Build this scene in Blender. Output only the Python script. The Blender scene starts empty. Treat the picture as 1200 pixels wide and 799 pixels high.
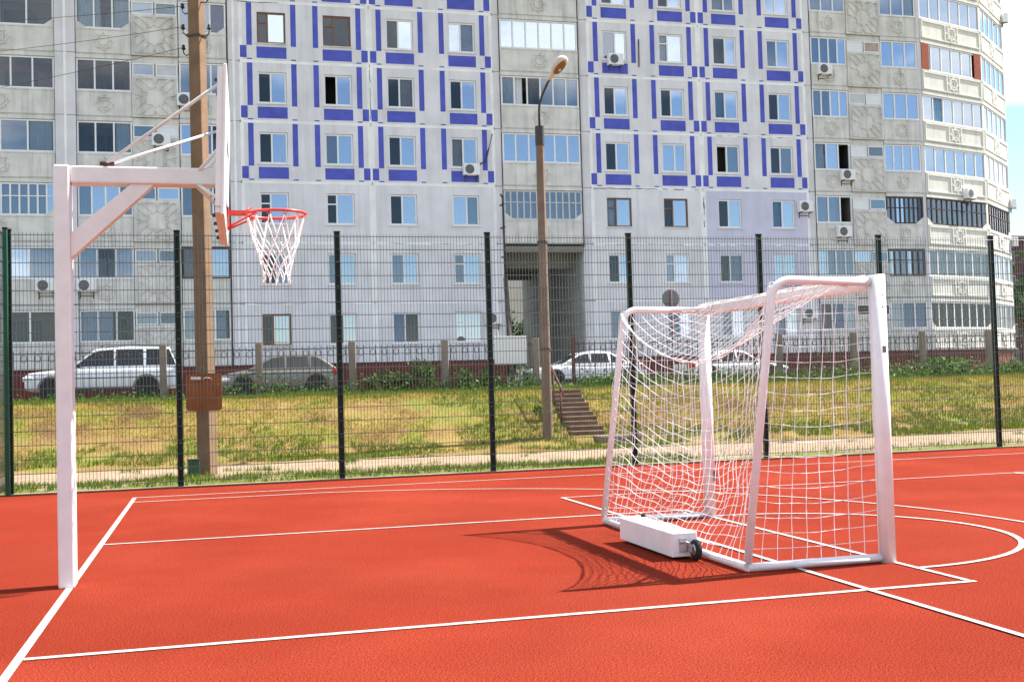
import bpy, bmesh, math, random
import numpy as np
from mathutils import Vector, Matrix, noise
R = math.radians; PI = math.pi
random.seed(7)
S = bpy.context.scene; C = S.collection

# ------------------------------------------------------------------ camera
def look(loc, yaw, pitch, roll):
    y, p, r = R(yaw), R(pitch), R(roll)
    fw = Vector((math.sin(y)*math.cos(p), math.cos(y)*math.cos(p), math.sin(p)))
    r0 = Vector((math.cos(y), -math.sin(y), 0)); u0 = r0.cross(fw)
    rt = math.cos(r)*r0 - math.sin(r)*u0; up = math.cos(r)*u0 + math.sin(r)*r0
    m = Matrix((rt, up, -fw)).transposed().to_4x4(); m.translation = Vector(loc); return m
cam = bpy.data.objects.new('camera', bpy.data.cameras.new('camera')); C.objects.link(cam)
cam.matrix_world = look((0.994, -6.466, 1.361), 14.802, 2.147, 1.617)
cam.data.sensor_width = 36; cam.data.lens = 40.23; cam.data.clip_end = 8000; cam.data.clip_start = .05
S.camera = cam
# ------------------------------------------------------------------ light
SUN = Vector((1.67, .165, 2.0)).normalized()
W = bpy.data.worlds.new('World'); S.world = W; W.use_nodes = True
nt = W.node_tree; N = nt.nodes; bg = N['Background']; bg.inputs['Strength'].default_value = .062
sky = N.new('ShaderNodeTexSky'); sky.sky_type = 'NISHITA'; sky.sun_disc = False
sky.sun_elevation = math.asin(SUN.z); sky.sun_rotation = math.atan2(SUN.x, SUN.y)
sky.air_density = 1.0; sky.dust_density = .1; sky.ozone_density = 2.0
tc = N.new('ShaderNodeTexCoord'); mp = N.new('ShaderNodeMapping'); mp.inputs['Scale'].default_value = (2.2, 2.2, 5.0)
mp.inputs['Location'].default_value = (.9, 2.2, .5)
cn = N.new('ShaderNodeTexNoise'); cn.inputs['Scale'].default_value = 1.3; cn.inputs['Detail'].default_value = 9; cn.inputs['Roughness'].default_value = .56
cr = N.new('ShaderNodeValToRGB'); cr.color_ramp.elements[0].position = .48; cr.color_ramp.elements[1].position = .62
mx = N.new('ShaderNodeMix'); mx.data_type = 'RGBA'; mx.inputs[7].default_value = (9.4, 9.7, 10.1, 1)
nt.links.new(tc.outputs['Generated'], mp.inputs[0]); nt.links.new(mp.outputs[0], cn.inputs['Vector'])
nt.links.new(cn.outputs['Fac'], cr.inputs[0]); nt.links.new(cr.outputs[0], mx.inputs[0])
nt.links.new(sky.outputs[0], mx.inputs[6]); nt.links.new(mx.outputs[2], bg.inputs['Color'])
sun = bpy.data.objects.new('sun', bpy.data.lights.new('sun', 'SUN')); C.objects.link(sun)
sun.data.energy = 3.9; sun.data.angle = R(.53); sun.data.color = (1, .95, .87)
sun.rotation_euler = SUN.to_track_quat('Z', 'Y').to_euler(); sun.location = (30, 3, 40)
S.view_settings.view_transform = 'Standard'; S.view_settings.look = 'None'
S.view_settings.exposure = 1.75; S.view_settings.gamma = 1
S.render.engine = 'CYCLES'
try: S.cycles.transparent_max_bounces = 24
except Exception: pass

# ------------------------------------------------------------------ materials
def srgb(r, g, b):
    f = lambda c: (c/255/12.92 if c/255 <= .04045 else ((c/255+.055)/1.055)**2.4)
    return (f(r), f(g), f(b))
M = {}
def mat(name, col, rough=.7, var=.12, scale=2.0, bump=0., bscale=60., spec=.35, metal=0., streak=0., spk=0., spks=200., col2=None, c2=(.5, .62), coat=0.):
    m = bpy.data.materials.new(name); m.use_nodes = True; t = m.node_tree; n = t.nodes; L = t.links.new
    b = n['Principled BSDF']; b.inputs['Roughness'].default_value = rough; b.inputs['Metallic'].default_value = metal
    b.inputs['Specular IOR Level'].default_value = spec; b.inputs['Coat Weight'].default_value = coat
    g = n.new('ShaderNodeNewGeometry'); pos = g.outputs['Position']
    def nz(sc, det=4, vec=pos, ro=.55):
        k = n.new('ShaderNodeTexNoise'); k.inputs['Scale'].default_value = sc; k.inputs['Detail'].default_value = det
        k.inputs['Roughness'].default_value = ro; L(vec, k.inputs['Vector']); return k.outputs['Fac']
    def ramp(f, a, bb, lo, hi):
        k = n.new('ShaderNodeMapRange'); k.inputs[1].default_value = a; k.inputs[2].default_value = bb
        k.inputs[3].default_value = lo; k.inputs[4].default_value = hi; L(f, k.inputs[0]); return k.outputs[0]
    def mul(c, f):
        k = n.new('ShaderNodeMix'); k.data_type = 'RGBA'; k.blend_type = 'MULTIPLY'; k.inputs[0].default_value = 1
        L(c, k.inputs[6]); L(f, k.inputs[7]); return k.outputs[2]
    rgb = n.new('ShaderNodeRGB'); rgb.outputs[0].default_value = (*col, 1); c = rgb.outputs[0]
    if col2:
        k = n.new('ShaderNodeMix'); k.data_type = 'RGBA'; L(ramp(nz(scale*.6, 6), c2[0], c2[1], 0, 1), k.inputs[0])
        L(c, k.inputs[6]); k.inputs[7].default_value = (*col2, 1); c = k.outputs[2]
    if var: c = mul(c, ramp(nz(scale, 5), .3, .7, 1-var, 1+var*.6))
    if streak:
        k = n.new('ShaderNodeMapping'); k.inputs['Scale'].default_value = (3.2, 3.2, .22); L(pos, k.inputs[0])
        c = mul(c, ramp(nz(1.0, 6, k.outputs[0], .65), .48, .75, 1, 1-streak))
    if spk: c = mul(c, ramp(nz(spks, 2, ro=.7), .3, .7, 1-spk, 1+spk))
    L(c, b.inputs['Base Color'])
    if bump:
        k = n.new('ShaderNodeBump'); k.inputs['Strength'].default_value = bump; k.inputs['Distance'].default_value = .01
        L(nz(bscale, 3), k.inputs['Height']); L(k.outputs[0], b.inputs['Normal'])
    M[name] = m; return m
def glassmat(name, tint=(.8, .88, .95), extra=.1, rough=.02, k=1.5):
    m = bpy.data.materials.new(name); m.use_nodes = True; t = m.node_tree; n = t.nodes; L = t.links.new
    n.remove(n['Principled BSDF']); out = n['Material Output']
    tr = n.new('ShaderNodeBsdfTransparent'); tr.inputs[0].default_value = (*tint, 1)
    gl = n.new('ShaderNodeBsdfGlossy'); gl.inputs['Roughness'].default_value = rough; gl.inputs[0].default_value = (.95, .97, 1, 1)
    fr = n.new('ShaderNodeFresnel'); fr.inputs[0].default_value = 1.5
    ad = n.new('ShaderNodeMath'); ad.operation = 'MULTIPLY_ADD'; ad.inputs[1].default_value = k; ad.inputs[2].default_value = extra; ad.use_clamp = True
    L(fr.outputs[0], ad.inputs[0]); mxs = n.new('ShaderNodeMixShader'); L(ad.outputs[0], mxs.inputs[0])
    L(tr.outputs[0], mxs.inputs[1]); L(gl.outputs[0], mxs.inputs[2]); L(mxs.outputs[0], out.inputs[0]); M[name] = m; return m
glassmat('pane_clear', (.80, .86, .92), .0, k=1.0); glassmat('pane_mid', (.60, .70, .80), .10); glassmat('pane_blue', (.45, .65, .85), .36)
glassmat('car_glass', (.12, .14, .15), .06)
mat('court', (.228, .0295, .0145), .95, .12, .7, .8, 260, .03, spk=1.0, spks=110, col2=(.27, .040, .021), c2=(.45, .7))
mat('line_paint', (.42, .41, .39), .85, .2, 24, .3, 260, .1, spk=.25, spks=90, col2=(.26, .14, .10), c2=(.56, .80))
mat('kerb', (.34, .27, .20), .9, .15, 4, .3, 60)
mat('step_concrete', (.15, .095, .066), .95, .35, 4, .4, 60)
mat('concrete', (.25, .205, .17), .9, .2, 3, .3, 90, streak=.25)
mat('pole_concrete', (.20, .128, .076), .85, .18, 4, .35, 120, streak=.2, spk=.15, spks=90)
mat('lamp_concrete', (.20, .145, .11), .85, .2, 4, .35, 120, streak=.25, spk=.15, spks=90)
mat('facade', (.745, .73, .75), .9, .12, .7, .12, 30, .2, streak=.16)
mat('facade_lilac', (.61, .60, .73), .9, .10, .7, .12, 30, .2, streak=.10)
mat('seam', (.86, .85, .83), .9, .12, 1.5)
mat('blue_paint', (.095, .115, .50), .8, .2, 1.6, .1, 40, .25)
mat('loggia_concrete', (.70, .68, .64), .9, .16, 1.3, .25, 30, .2, streak=.34)
mat('pilaster', (.70, .68, .70), .9, .12, .9, .1, 30, .2, streak=.15)
mat('facet_concrete', (.70, .68, .61), .9, .10, 1.3, .2, 30, .2, streak=.26)
mat('ornament', (.72, .70, .65), .9, .12, 3, .2, 30)
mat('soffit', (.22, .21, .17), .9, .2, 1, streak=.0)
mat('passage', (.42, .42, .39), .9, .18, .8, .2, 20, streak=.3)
mat('plinth', (.16, .03, .025), .8, .22, 2, .3, 20)
mat('pvc', (.80, .80, .80), .45, .04, 3)
mat('pvc_grey', (.55, .56, .57), .5, .1, 3)
mat('brown_wood', (.20, .10, .055), .6, .2, 6)
mat('dark_wood', (.075, .05, .04), .6, .2, 6)
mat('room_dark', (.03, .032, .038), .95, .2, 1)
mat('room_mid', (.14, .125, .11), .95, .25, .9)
mat('room_warm', (.26, .12, .06), .95, .3, .9)
mat('room_pink', (.42, .20, .22), .95, .3, .9)
mat('curtain_white', (.68, .70, .72), .95, .08, 3)
mat('curtain_blue', (.25, .42, .60), .95, .15, 3)
mat('curtain_lilac', (.50, .40, .55), .95, .15, 3)
mat('curtain_beige', (.52, .42, .36), .95, .15, 3)
mat('white_board', (.76, .77, .78), .6, .05, 3)
mat('metal_white', (.80, .80, .80), .28, .07, 7, 0, 60, .5)
mat('net_cord', (.88, .88, .88), .7, 0)
mat('rim_red', (.60, .05, .035), .35, .08, 8, 0, 60, .5)
mat('fence_green', (.008, .075, .040), .35, .10, 6, 0, 60, .5)  # green kept brighter so the side posts read as sunlit; also on the box
mat('fence_post_shaded', (.006, .020, .013), .45, .10, 6, 0, 60, .3)  # same green paint, shade on the back posts put into a darker colour
mat('fence_wire', (.018, .030, .023), .30, 0, 6, 0, 60, 1.0, coat=1.)
mat('steel', (.45, .45, .45), .4, .15, 8, metal=.8)
mat('sign_back', (.20, .19, .19), .6, .15, 5)
mat('dark_steel', (.05, .045, .045), .5, .2, 8)
mat('rust', (.10, .04, .03), .75, .3, 8)
mat('board_brown', (.25, .08, .02), .55, .25, 5, streak=.35)
mat('rubber', (.02, .02, .02), .8, .2, 10)
mat('lamp_shell', (.62, .60, .56), .5, .12, 6)
mat('lamp_glass', (.22, .09, .03), .25, .2, 8, spec=.6)
mat('asphalt', (.11, .105, .10), .95, .2, 2, .3, 80)
mat('brick_red', (.30, .075, .04), .9, .35, 9)
mat('brick_tan', (.45, .36, .30), .9, .3, 9)
mat('car_silver', (.70, .71, .72), .3, .02, 2, metal=.2, spec=.5, coat=.5)
mat('car_beige', (.20, .195, .165), .3, .02, 2, metal=.4, spec=.5, coat=.5)
mat('car_white', (.74, .74, .74), .28, .02, 2, spec=.5, coat=.5)
mat('car_trim', (.03, .03, .032), .5, .1, 4)
mat('tail_red', (.45, .015, .012), .2, .05, 4, spec=.6)
mat('head_lamp', (.7, .72, .74), .12, .05, 4, spec=.7)
mat('alloy', (.45, .45, .46), .35, .1, 4, metal=.7)
mat('sticker', (.10, .10, .11), .5, .2, 20)
mat('magenta_cloth', (.55, .02, .16), .9, .1, 4)
mat('far_brick', (.10, .035, .033), .9, .15, .5)
mat('far_pale', (.62, .58, .48), .9, .1, .3)
mat('bark', (.09, .065, .045), .9, .3, 6)
def leafmat(name, cols, rough=.7, trans=.25):
    m = bpy.data.materials.new(name); m.use_nodes = True; t = m.node_tree; n = t.nodes; L = t.links.new
    b = n['Principled BSDF']; b.inputs['Roughness'].default_value = rough; b.inputs['Specular IOR Level'].default_value = .2
    g = n.new('ShaderNodeNewGeometry'); r = n.new('ShaderNodeValToRGB'); e = r.color_ramp.elements
    while len(e) < len(cols): e.new(.5)
    for i, c in enumerate(cols): e[i].position = i/(len(cols)-1); e[i].color = (*c, 1)
    L(g.outputs['Random Per Island'], r.inputs[0]); L(r.outputs[0], b.inputs['Base Color'])
    tl = n.new('ShaderNodeBsdfTranslucent'); L(r.outputs[0], tl.inputs[0]); ms = n.new('ShaderNodeMixShader'); ms.inputs[0].default_value = trans
    L(b.outputs[0], ms.inputs[1]); L(tl.outputs[0], ms.inputs[2]); L(ms.outputs[0], n['Material Output'].inputs[0]); M[name] = m
leafmat('leaf_dark', [(.025, .06, .015), (.05, .11, .025), (.08, .15, .03)])
leafmat('leaf_light', [(.05, .11, .02), (.10, .19, .03), (.15, .25, .05)])
leafmat('grass_green', [(.055, .115, .008), (.11, .19, .014), (.18, .235, .022)])
leafmat('grass_dry', [(.25, .155, .035), (.33, .25, .045), (.24, .235, .032)])
leafmat('grass_yellow', [(.28, .245, .022), (.36, .29, .035), (.19, .235, .02)])

# ------------------------------------------------------------------ mesh helpers
class MB:
    def __init__(s): s.v = []; s.f = []; s.sm = []; s.mi = []; s.m = 0
    def face(s, idx, smooth=False): s.f.append(idx); s.sm.append(smooth); s.mi.append(s.m)
    def box(s, x0, x1, y0, y1, z0, z1, mx=None, taper=None):
        o = len(s.v); P = [(x0, y0, z0), (x1, y0, z0), (x1, y1, z0), (x0, y1, z0), (x0, y0, z1), (x1, y0, z1), (x1, y1, z1), (x0, y1, z1)]
        if mx is not None: P = [tuple(mx @ Vector(p)) for p in P]
        s.v += P
        for q in ((0, 3, 2, 1), (4, 5, 6, 7), (0, 1, 5, 4), (1, 2, 6, 5), (2, 3, 7, 6), (3, 0, 4, 7)): s.face([o+i for i in q])
        return s
    def quad(s, a, b, c, d): o = len(s.v); s.v += [a, b, c, d]; s.face([o, o+1, o+2, o+3]); return s
    def tri(s, a, b, c): o = len(s.v); s.v += [a, b, c]; s.face([o, o+1, o+2]); return s
    def prism(s, pts, lo, hi, axis='y'):   # polygon extruded along an axis
        k = len(pts); o = len(s.v)
        def mk(p, t): return {'y': (p[0], t, p[1]), 'z': (p[0], p[1], t), 'x': (t, p[0], p[1])}[axis]
        s.v += [mk(p, lo) for p in pts] + [mk(p, hi) for p in pts]
        s.face([o+i for i in range(k)]); s.face([o+k+i for i in reversed(range(k))])
        for i in range(k): j = (i+1) % k; s.face([o+i, o+k+i, o+k+j, o+j])
        return s
    def tube(s, path, r, n=8, cap=True, smooth=True, r1=None, closed=False):
        P = [Vector(p) for p in path]; k = len(P); o = len(s.v); up = None
        for i, p in enumerate(P):
            if closed: d = (P[(i+1) % k]-P[i-1]).normalized()
            else: d = (P[min(i+1, k-1)]-P[max(i-1, 0)]).normalized()
            if up is None:
                up = Vector((0, 0, 1)) if abs(d.z) < .9 else Vector((0, 1, 0))
            a = d.cross(up); 
            if a.length < 1e-6: a = d.cross(Vector((1, 0, .3)))
            a.normalize(); b = a.cross(d).normalized(); up = b
            rr = r if r1 is None else r+(r1-r)*i/(k-1)
            for j in range(n):
                t = 2*PI*(j+.5)/n; s.v.append(tuple(p+a*math.cos(t)*rr+b*math.sin(t)*rr))
        for i in range(k if closed else k-1):
            i2 = (i+1) % k
            for j in range(n): s.face([o+i*n+j, o+i2*n+j, o+i2*n+(j+1) % n, o+i*n+(j+1) % n], smooth)
        if cap and not closed:
            s.face([o+j for j in range(n)][::-1]); s.face([o+(k-1)*n+j for j in range(n)])
        return s
    def lathe(s, prof, n=20, mx=None, smooth=True):   # prof of (r, z) about z
        o = len(s.v)
        for r, z in prof:
            for j in range(n):
                p = Vector((r*math.cos(2*PI*j/n), r*math.sin(2*PI*j/n), z)); s.v.append(tuple(mx @ p if mx is not None else p))
        for i in range(len(prof)-1):
            for j in range(n): s.face([o+i*n+j, o+i*n+(j+1) % n, o+(i+1)*n+(j+1) % n, o+(i+1)*n+j], smooth)
        s.face([o+j for j in range(n)][::-1]); s.face([o+(len(prof)-1)*n+j for j in range(n)]); return s
    def seg(s, a, b, w, t, y=0.):       # flat raised strip on a facade (x,z plane), standing out toward -y
        a = Vector((a[0], 0, a[1])); b = Vector((b[0], 0, b[1])); d = b-a; l = d.length; an = math.atan2(d.z, d.x)
        mx = Matrix.Translation((a.x, y, a.z)) @ Matrix.Rotation(-an, 4, 'Y')
        return s.box(0, l, -t, .002, -w/2, w/2, mx)
    def mesh(s, name, mats):
        me = bpy.data.meshes.new(name); me.from_pydata(s.v, [], s.f)
        if not isinstance(mats, (list, tuple)): mats = [mats]
        for q in mats: me.materials.append(M[q])
        me.polygons.foreach_set('use_smooth', s.sm); me.polygons.foreach_set('material_index', s.mi); me.update()
        bm = bmesh.new(); bm.from_mesh(me); bmesh.ops.recalc_face_normals(bm, faces=bm.faces); bm.to_mesh(me); bm.free()
        return me
    def obj(s, name, mats, parent=None, loc=(0, 0, 0), rz=0.): return put(name, s.mesh(name, mats), parent, loc, rz)
def put(name, me, parent=None, loc=(0, 0, 0), rz=0., scale=None):
    o = bpy.data.objects.new(name, me); C.objects.link(o); o.location = loc; o.rotation_euler = (0, 0, rz)
    if scale: o.scale = scale
    if parent: o.parent = parent
    return o
def remat(me, name, mats):
    c = me.copy(); c.materials.clear()
    for q in (mats if isinstance(mats, (list, tuple)) else [mats]): c.materials.append(M[q])
    return c
def tag(o, label, cat, group=None):
    o['label'] = label; o['category'] = cat
    if group: o['group'] = group
    return o
def thing(name, label, cat, loc=(0, 0, 0), rz=0., group=None):
    return tag(put(name, None, None, loc, rz), label, cat, group)
def struct(o): o['kind'] = 'structure'; return o
def stuff(o): o['kind'] = 'stuff'; return o
def bevel(me, w, seg=2, angle=.6):
    bm = bmesh.new(); bm.from_mesh(me)
    bmesh.ops.remove_doubles(bm, verts=bm.verts, dist=1e-5)
    ed = [e for e in bm.edges if len(e.link_faces) == 2 and e.calc_face_angle() > angle]
    bmesh.ops.bevel(bm, geom=ed, offset=w, segments=seg, affect='EDGES', profile=.5)
    bm.to_mesh(me); bm.free(); return me
def rbox(name, mt, parent, x0, x1, y0, y1, z0, z1, w=.008, seg=2, loc=(0, 0, 0), rz=0.):
    me = MB().box(x0, x1, y0, y1, z0, z1).mesh(name, mt); bevel(me, w, seg)
    for p in me.polygons: p.use_smooth = True
    me.polygons.foreach_set('use_smooth', [False]*len(me.polygons)); return put(name, me, parent, loc, rz)

# ------------------------------------------------------------------ ground
def sst(t): t = min(1, max(0, t)); return t*t*(3-2*t)
def gz(x, y):
    if y < 11.15: return -.03
    b = 1.18*sst((y-15.8)/5.2)
    k = sst((y-11.15)/.6)*min(1, (26-min(y, 26))/4+.15)
    return b + k*(.05*noise.noise((x*.45, y*.6, 3.1)) + .03*noise.noise((x*1.7, y*1.9, 0))*(1 if y > 15 else .5))
def spaced(a, b, n, far): return np.concatenate([[-far, -far*.2, a-25], np.linspace(a, b, n), [b+25, far*.2, far]])
def ground():
    xs = spaced(-30, 60, 226, 4000.); ys = np.concatenate([[-4000, -800, -100, -20], np.linspace(-12, 10.9, 8), np.linspace(11.1, 26, 75), [30, 36, 47, 60, 90, 200, 800, 4000]])
    v = [(x, y, gz(x, y)) for y in ys for x in xs]; nx = len(xs)
    f = [(j*nx+i, j*nx+i+1, (j+1)*nx+i+1, (j+1)*nx+i) for j in range(len(ys)-1) for i in range(nx-1)]
    me = bpy.data.meshes.new('ground'); me.from_pydata(v, [], f); me.polygons.foreach_set('use_smooth', [True]*len(f))
    m = bpy.data.materials.new('earth'); m.use_nodes = True; t = m.node_tree; n = t.nodes; L = t.links.new
    b = n['Principled BSDF']; b.inputs['Roughness'].default_value = .95; b.inputs['Specular IOR Level'].default_value = .15
    g = n.new('ShaderNodeNewGeometry'); sp = n.new('ShaderNodeSeparateXYZ'); L(g.outputs['Position'], sp.inputs[0])
    def nz(sc, d=5, ro=.6):
        k = n.new('ShaderNodeTexNoise'); k.inputs['Scale'].default_value = sc; k.inputs['Detail'].default_value = d; k.inputs['Roughness'].default_value = ro
        L(g.outputs['Position'], k.inputs['Vector']); return k.outputs['Fac']
    def mr(f, a, bb, lo=0., hi=1.):
        k = n.new('ShaderNodeMapRange'); k.inputs[1].default_value = a; k.inputs[2].default_value = bb; k.inputs[3].default_value = lo; k.inputs[4].default_value = hi
        L(f, k.inputs[0]); return k.outputs[0]
    def mixc(f, a, bb):
        k = n.new('ShaderNodeMix'); k.data_type = 'RGBA'; L(f, k.inputs[0])
        for q, i in ((a, 6), (bb, 7)):
            if isinstance(q, tuple): k.inputs[i].default_value = (*q, 1)
            else: L(q, k.inputs[i])
        return k.outputs[2]
    soil = mixc(mr(nz(1.1), .4, .62), (.19, .115, .045), (.25, .185, .052))
    soil = mixc(mr(nz(.5), .52, .66), soil, (.11, .055, .035))
    soil = mixc(mr(nz(.8), .5, .6), soil, (.16, .16, .03))
    path = mixc(mr(nz(2.5), .4, .65), (.32, .24, .165), (.25, .18, .12))
    wob = n.new('ShaderNodeMath'); wob.operation = 'MULTIPLY_ADD'; wob.inputs[1].default_value = 2.4; L(nz(.6), wob.inputs[0]); L(sp.outputs[1], wob.inputs[2])
    c = mixc(mr(wob.outputs[0], 16.4, 17.2), path, soil)
    c = mixc(mr(wob.outputs[0], 13.2, 12.8), c, (.13, .14, .035))
    c = mixc(mr(sp.outputs[1], 23.6, 24.2), c, (.14, .125, .11))
    k = n.new('ShaderNodeMix'); k.data_type = 'RGBA'; k.blend_type = 'MULTIPLY'; k.inputs[0].default_value = 1; L(c, k.inputs[6]); L(mr(nz(26, 4, .7), .3, .7, .7, 1.25), k.inputs[7])
    L(k.outputs[2], b.inputs['Base Color'])
    bp = n.new('ShaderNodeBump'); bp.inputs['Strength'].default_value = .6; bp.inputs['Distance'].default_value = .04; L(nz(14), bp.inputs['Height']); L(bp.outputs[0], b.inputs['Normal'])
    me.materials.append(m); return struct(put('ground', me))
ground()
struct(MB().box(-2.2, 40, -14, 10.93, -.2, 0).obj('court', 'court'))
k = MB()
for i in range(21): k.box(-2.2+i*2+.004, -.2+i*2-.004, 10.935, 11.09, -.12, .006)
struct(k.obj('kerb', 'kerb'))
# road beyond the palisade fence
struct(MB().box(-60, 80, 27.5, 41.5, 1.0, 1.196).obj('road', 'asphalt'))
LZ = .004
def lines():
    a = MB()
    def ln(x0, x1, y0, y1): a.box(x0, x1, y0, y1, -.02, LZ)
    w = .03
    global court_lines
    court_lines = []
    def one(pts, w=.05, closed=False):
        m = MB(); o = 0
        P = [Vector((p[0], p[1], 0)) for p in pts]
        L, Rr = [], []
        for i, p in enumerate(P):
            d = (P[min(i+1, len(P)-1)]-P[max(i-1, 0)]).normalized(); q = Vector((-d.y, d.x, 0))*w/2
            L.append(p+q); Rr.append(p-q)
        for i in range(len(P)-1):
            m.quad((Rr[i].x, Rr[i].y, one.z), (Rr[i+1].x, Rr[i+1].y, one.z), (L[i+1].x, L[i+1].y, one.z), (L[i].x, L[i].y, one.z))
        one.z += .0006
        struct(m.obj('court_line', 'line_paint'))
    one.z = LZ
    ky = 4.64; fx = 5.73
    one([(0, -9), (0, 9.49)], .05)                              # baseline
    one([(-.03, 9.47), (39, 9.47)], .045)                        # far sideline
    one([(.03, 0), (fx+.03, 0)], .056)                          # lane edges
    one([(.03, ky), (fx+.03, ky)], .048)
    one([(fx, .0375), (fx, ky-.033)], .045)                     # free-throw line
    cxm = ky/2
    one([(fx+.028+1.72*math.sin(t), cxm-.02+1.72*math.cos(t)) for t in np.linspace(0, PI, 40)], .05)
    rx, ry = 1.45, cxm
    r3 = 6.1; y3 = 8.78; x3 = rx+math.sqrt(max(0, r3*r3-(y3-ry)**2)) if r3 > y3-ry else 2.2
    R3 = math.hypot(2.4-rx, y3-ry); a0 = math.atan2(y3-ry, 2.4-rx)
    arc = [(rx+R3*math.cos(t), ry+R3*math.sin(t)) for t in np.linspace(a0, -a0, 80)]
    one([(.03, y3), (1.4, y3)]+arc+[(1.4, 2*ry-y3), (.03, 2*ry-y3)], .042)
    one([(4.98, -9), (4.98, 6.52)], .046)                       # second court laid across
    one([(4.955, 6.5), (39, 6.5)], .04)
    one([(14.0, 9.44), (14.0, -9)], .05)
    one([(11.2, 6.475), (11.2, -9)], .05)
lines()

# ------------------------------------------------------------------ grass
def blades(name, spots, h, w, mt, lean=.5, per=3):
    rng = np.random.default_rng(len(spots)+int(h*100)); n = len(spots)*per
    base = np.repeat(np.array(spots), per, 0) + np.c_[rng.normal(0, .035, (n, 2)), np.zeros(n)-.01]
    an = rng.uniform(0, 2*PI, n); hh = h*rng.uniform(.45, 1.25, n); ww = w*rng.uniform(.7, 1.3, n); la = rng.uniform(0, 2*PI, n); le = hh*lean*rng.uniform(.2, 1, n)
    d = np.c_[np.cos(an), np.sin(an), np.zeros(n)]*ww[:, None]/2
    tip = base + np.c_[np.cos(la)*le, np.sin(la)*le, hh]
    v = np.stack([base-d, base+d, tip], 1).reshape(-1, 3)
    me = bpy.data.meshes.new(name); me.vertices.add(3*n); me.vertices.foreach_set('co', v.ravel())
    me.loops.add(3*n); me.loops.foreach_set('vertex_index', np.arange(3*n)); me.polygons.add(n); me.polygons.foreach_set('loop_start', np.arange(n)*3)
    me.update(calc_edges=True); me.materials.append(M[mt]); return stuff(put(name, me))
def nn(x, y, s, z): return noise.noise((x*s, y*s, z))
def scatter():
    G, D, Y, V, Wd = [], [], [], [], []
    rnd = random.Random(3)
    for _ in range(120000):
        y = 11.2+rnd.random()**.8*11.6; hw = (y+7)*.62
        x = 1.0+(y+6.47)*.264+rnd.uniform(-1, 1)*hw*.95
        z = gz(x, y); a = nn(x, y, .35, 5); b = nn(x, y, 1.3, 9); e = nn(x*.5, y*1.2, .5, 2)
        right = sst((x-9)/5)
        if 8.5+(y-17.2)*.12 < x < 9.3+(y-17.2)*.12 and 16.5 < y < 20.2: continue
        if y < 12.5:
            if rnd.random() < (.85 if x < 9 else .1) and b > -.35-.2*(12-y): (G if rnd.random() < .8 else Y).append((x, y, z))
        elif y < 15.9+a*.9:
            if b > .42 and rnd.random() < .3: G.append((x, y, z))
        elif y < 17.6+a:
            if b > -.25: (G if rnd.random() < .65+.2*right else D).append((x, y, z))
        elif y < 21.2:
            q = rnd.random()
            if e+b*.5 < -.38+.2*right*0 and right < .5: 
                if q < .15: D.append((x, y, z))
            elif b+a > .25: (G if q < .5 else Y).append((x, y, z))
            else: (D if q < .55-.3*right else Y).append((x, y, z))
        else: V.append((x, y, z)) if rnd.random() < .6 else Y.append((x, y, z))
    blades('green_grass', G, .10, .016, 'grass_green'); blades('dry_grass', D, .07, .013, 'grass_dry', 1.1, 2)
    blades('yellow_grass', Y, .09, .014, 'grass_yellow', .9, 2); blades('short_grass', V, .14, .02, 'grass_green')
scatter()

# ------------------------------------------------------------------ apartment building
FY = 47.0; ST = 2.8; ZB = 2.55
bld = thing('apartment_building', 'long grey panel apartment block with blue painted bands, glazed balconies and an arched-through passage', 'building', (16.9, FY, 1.2))
OX, OZ = 16.9, 1.2
def L3(x, y, z): return (x-OX, y-FY, z-OZ)          # world -> building
rb = random.Random(11)
def wall_grid(w, h, holes, th, name, mt):           # facade slab with real openings; local x right, -y out, z up
    m = MB(); xs = sorted({0, w} | {q for a in holes for q in a[:2]}); zs = sorted({0, h} | {q for a in holes for q in a[2:]})
    inh = lambda x, z: any(a[0] < x < a[1] and a[2] < z < a[3] for a in holes)
    for i in range(len(xs)-1):
        for j in range(len(zs)-1):
            x0, x1, z0, z1 = xs[i], xs[i+1], zs[j], zs[j+1]
            if inh((x0+x1)/2, (z0+z1)/2): continue
            m.quad((x0, 0, z0), (x1, 0, z0), (x1, 0, z1), (x0, 0, z1))
    for a in holes+[(0, w, 0, h)]:
        x0, x1, z0, z1 = a
        m.quad((x0, 0, z0), (x1, 0, z0), (x1, th, z0), (x0, th, z0)); m.quad((x0, 0, z1), (x1, 0, z1), (x1, th, z1), (x0, th, z1))
        m.quad((x0, 0, z0), (x0, th, z0), (x0, th, z1), (x0, 0, z1)); m.quad((x1, 0, z0), (x1, th, z0), (x1, th, z1), (x1, 0, z1))
    return m.mesh(name, mt)
WC = (1.45, 4.48); WW, WZ0, WZ1 = 1.30, .87, 2.31
PW = 6.0
holes = [(c-WW/2, c+WW/2, WZ0, WZ1) for c in WC]
me_panel = wall_grid(PW-.03, ST-.025, holes, .3, 'wall_panel', 'facade')
me_panel_l = remat(me_panel, 'wall_panel', 'facade_lilac'); me_panel_b = wall_grid(PW-.03, ST-.025, [], .3, 'wall_panel', 'facade')
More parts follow.
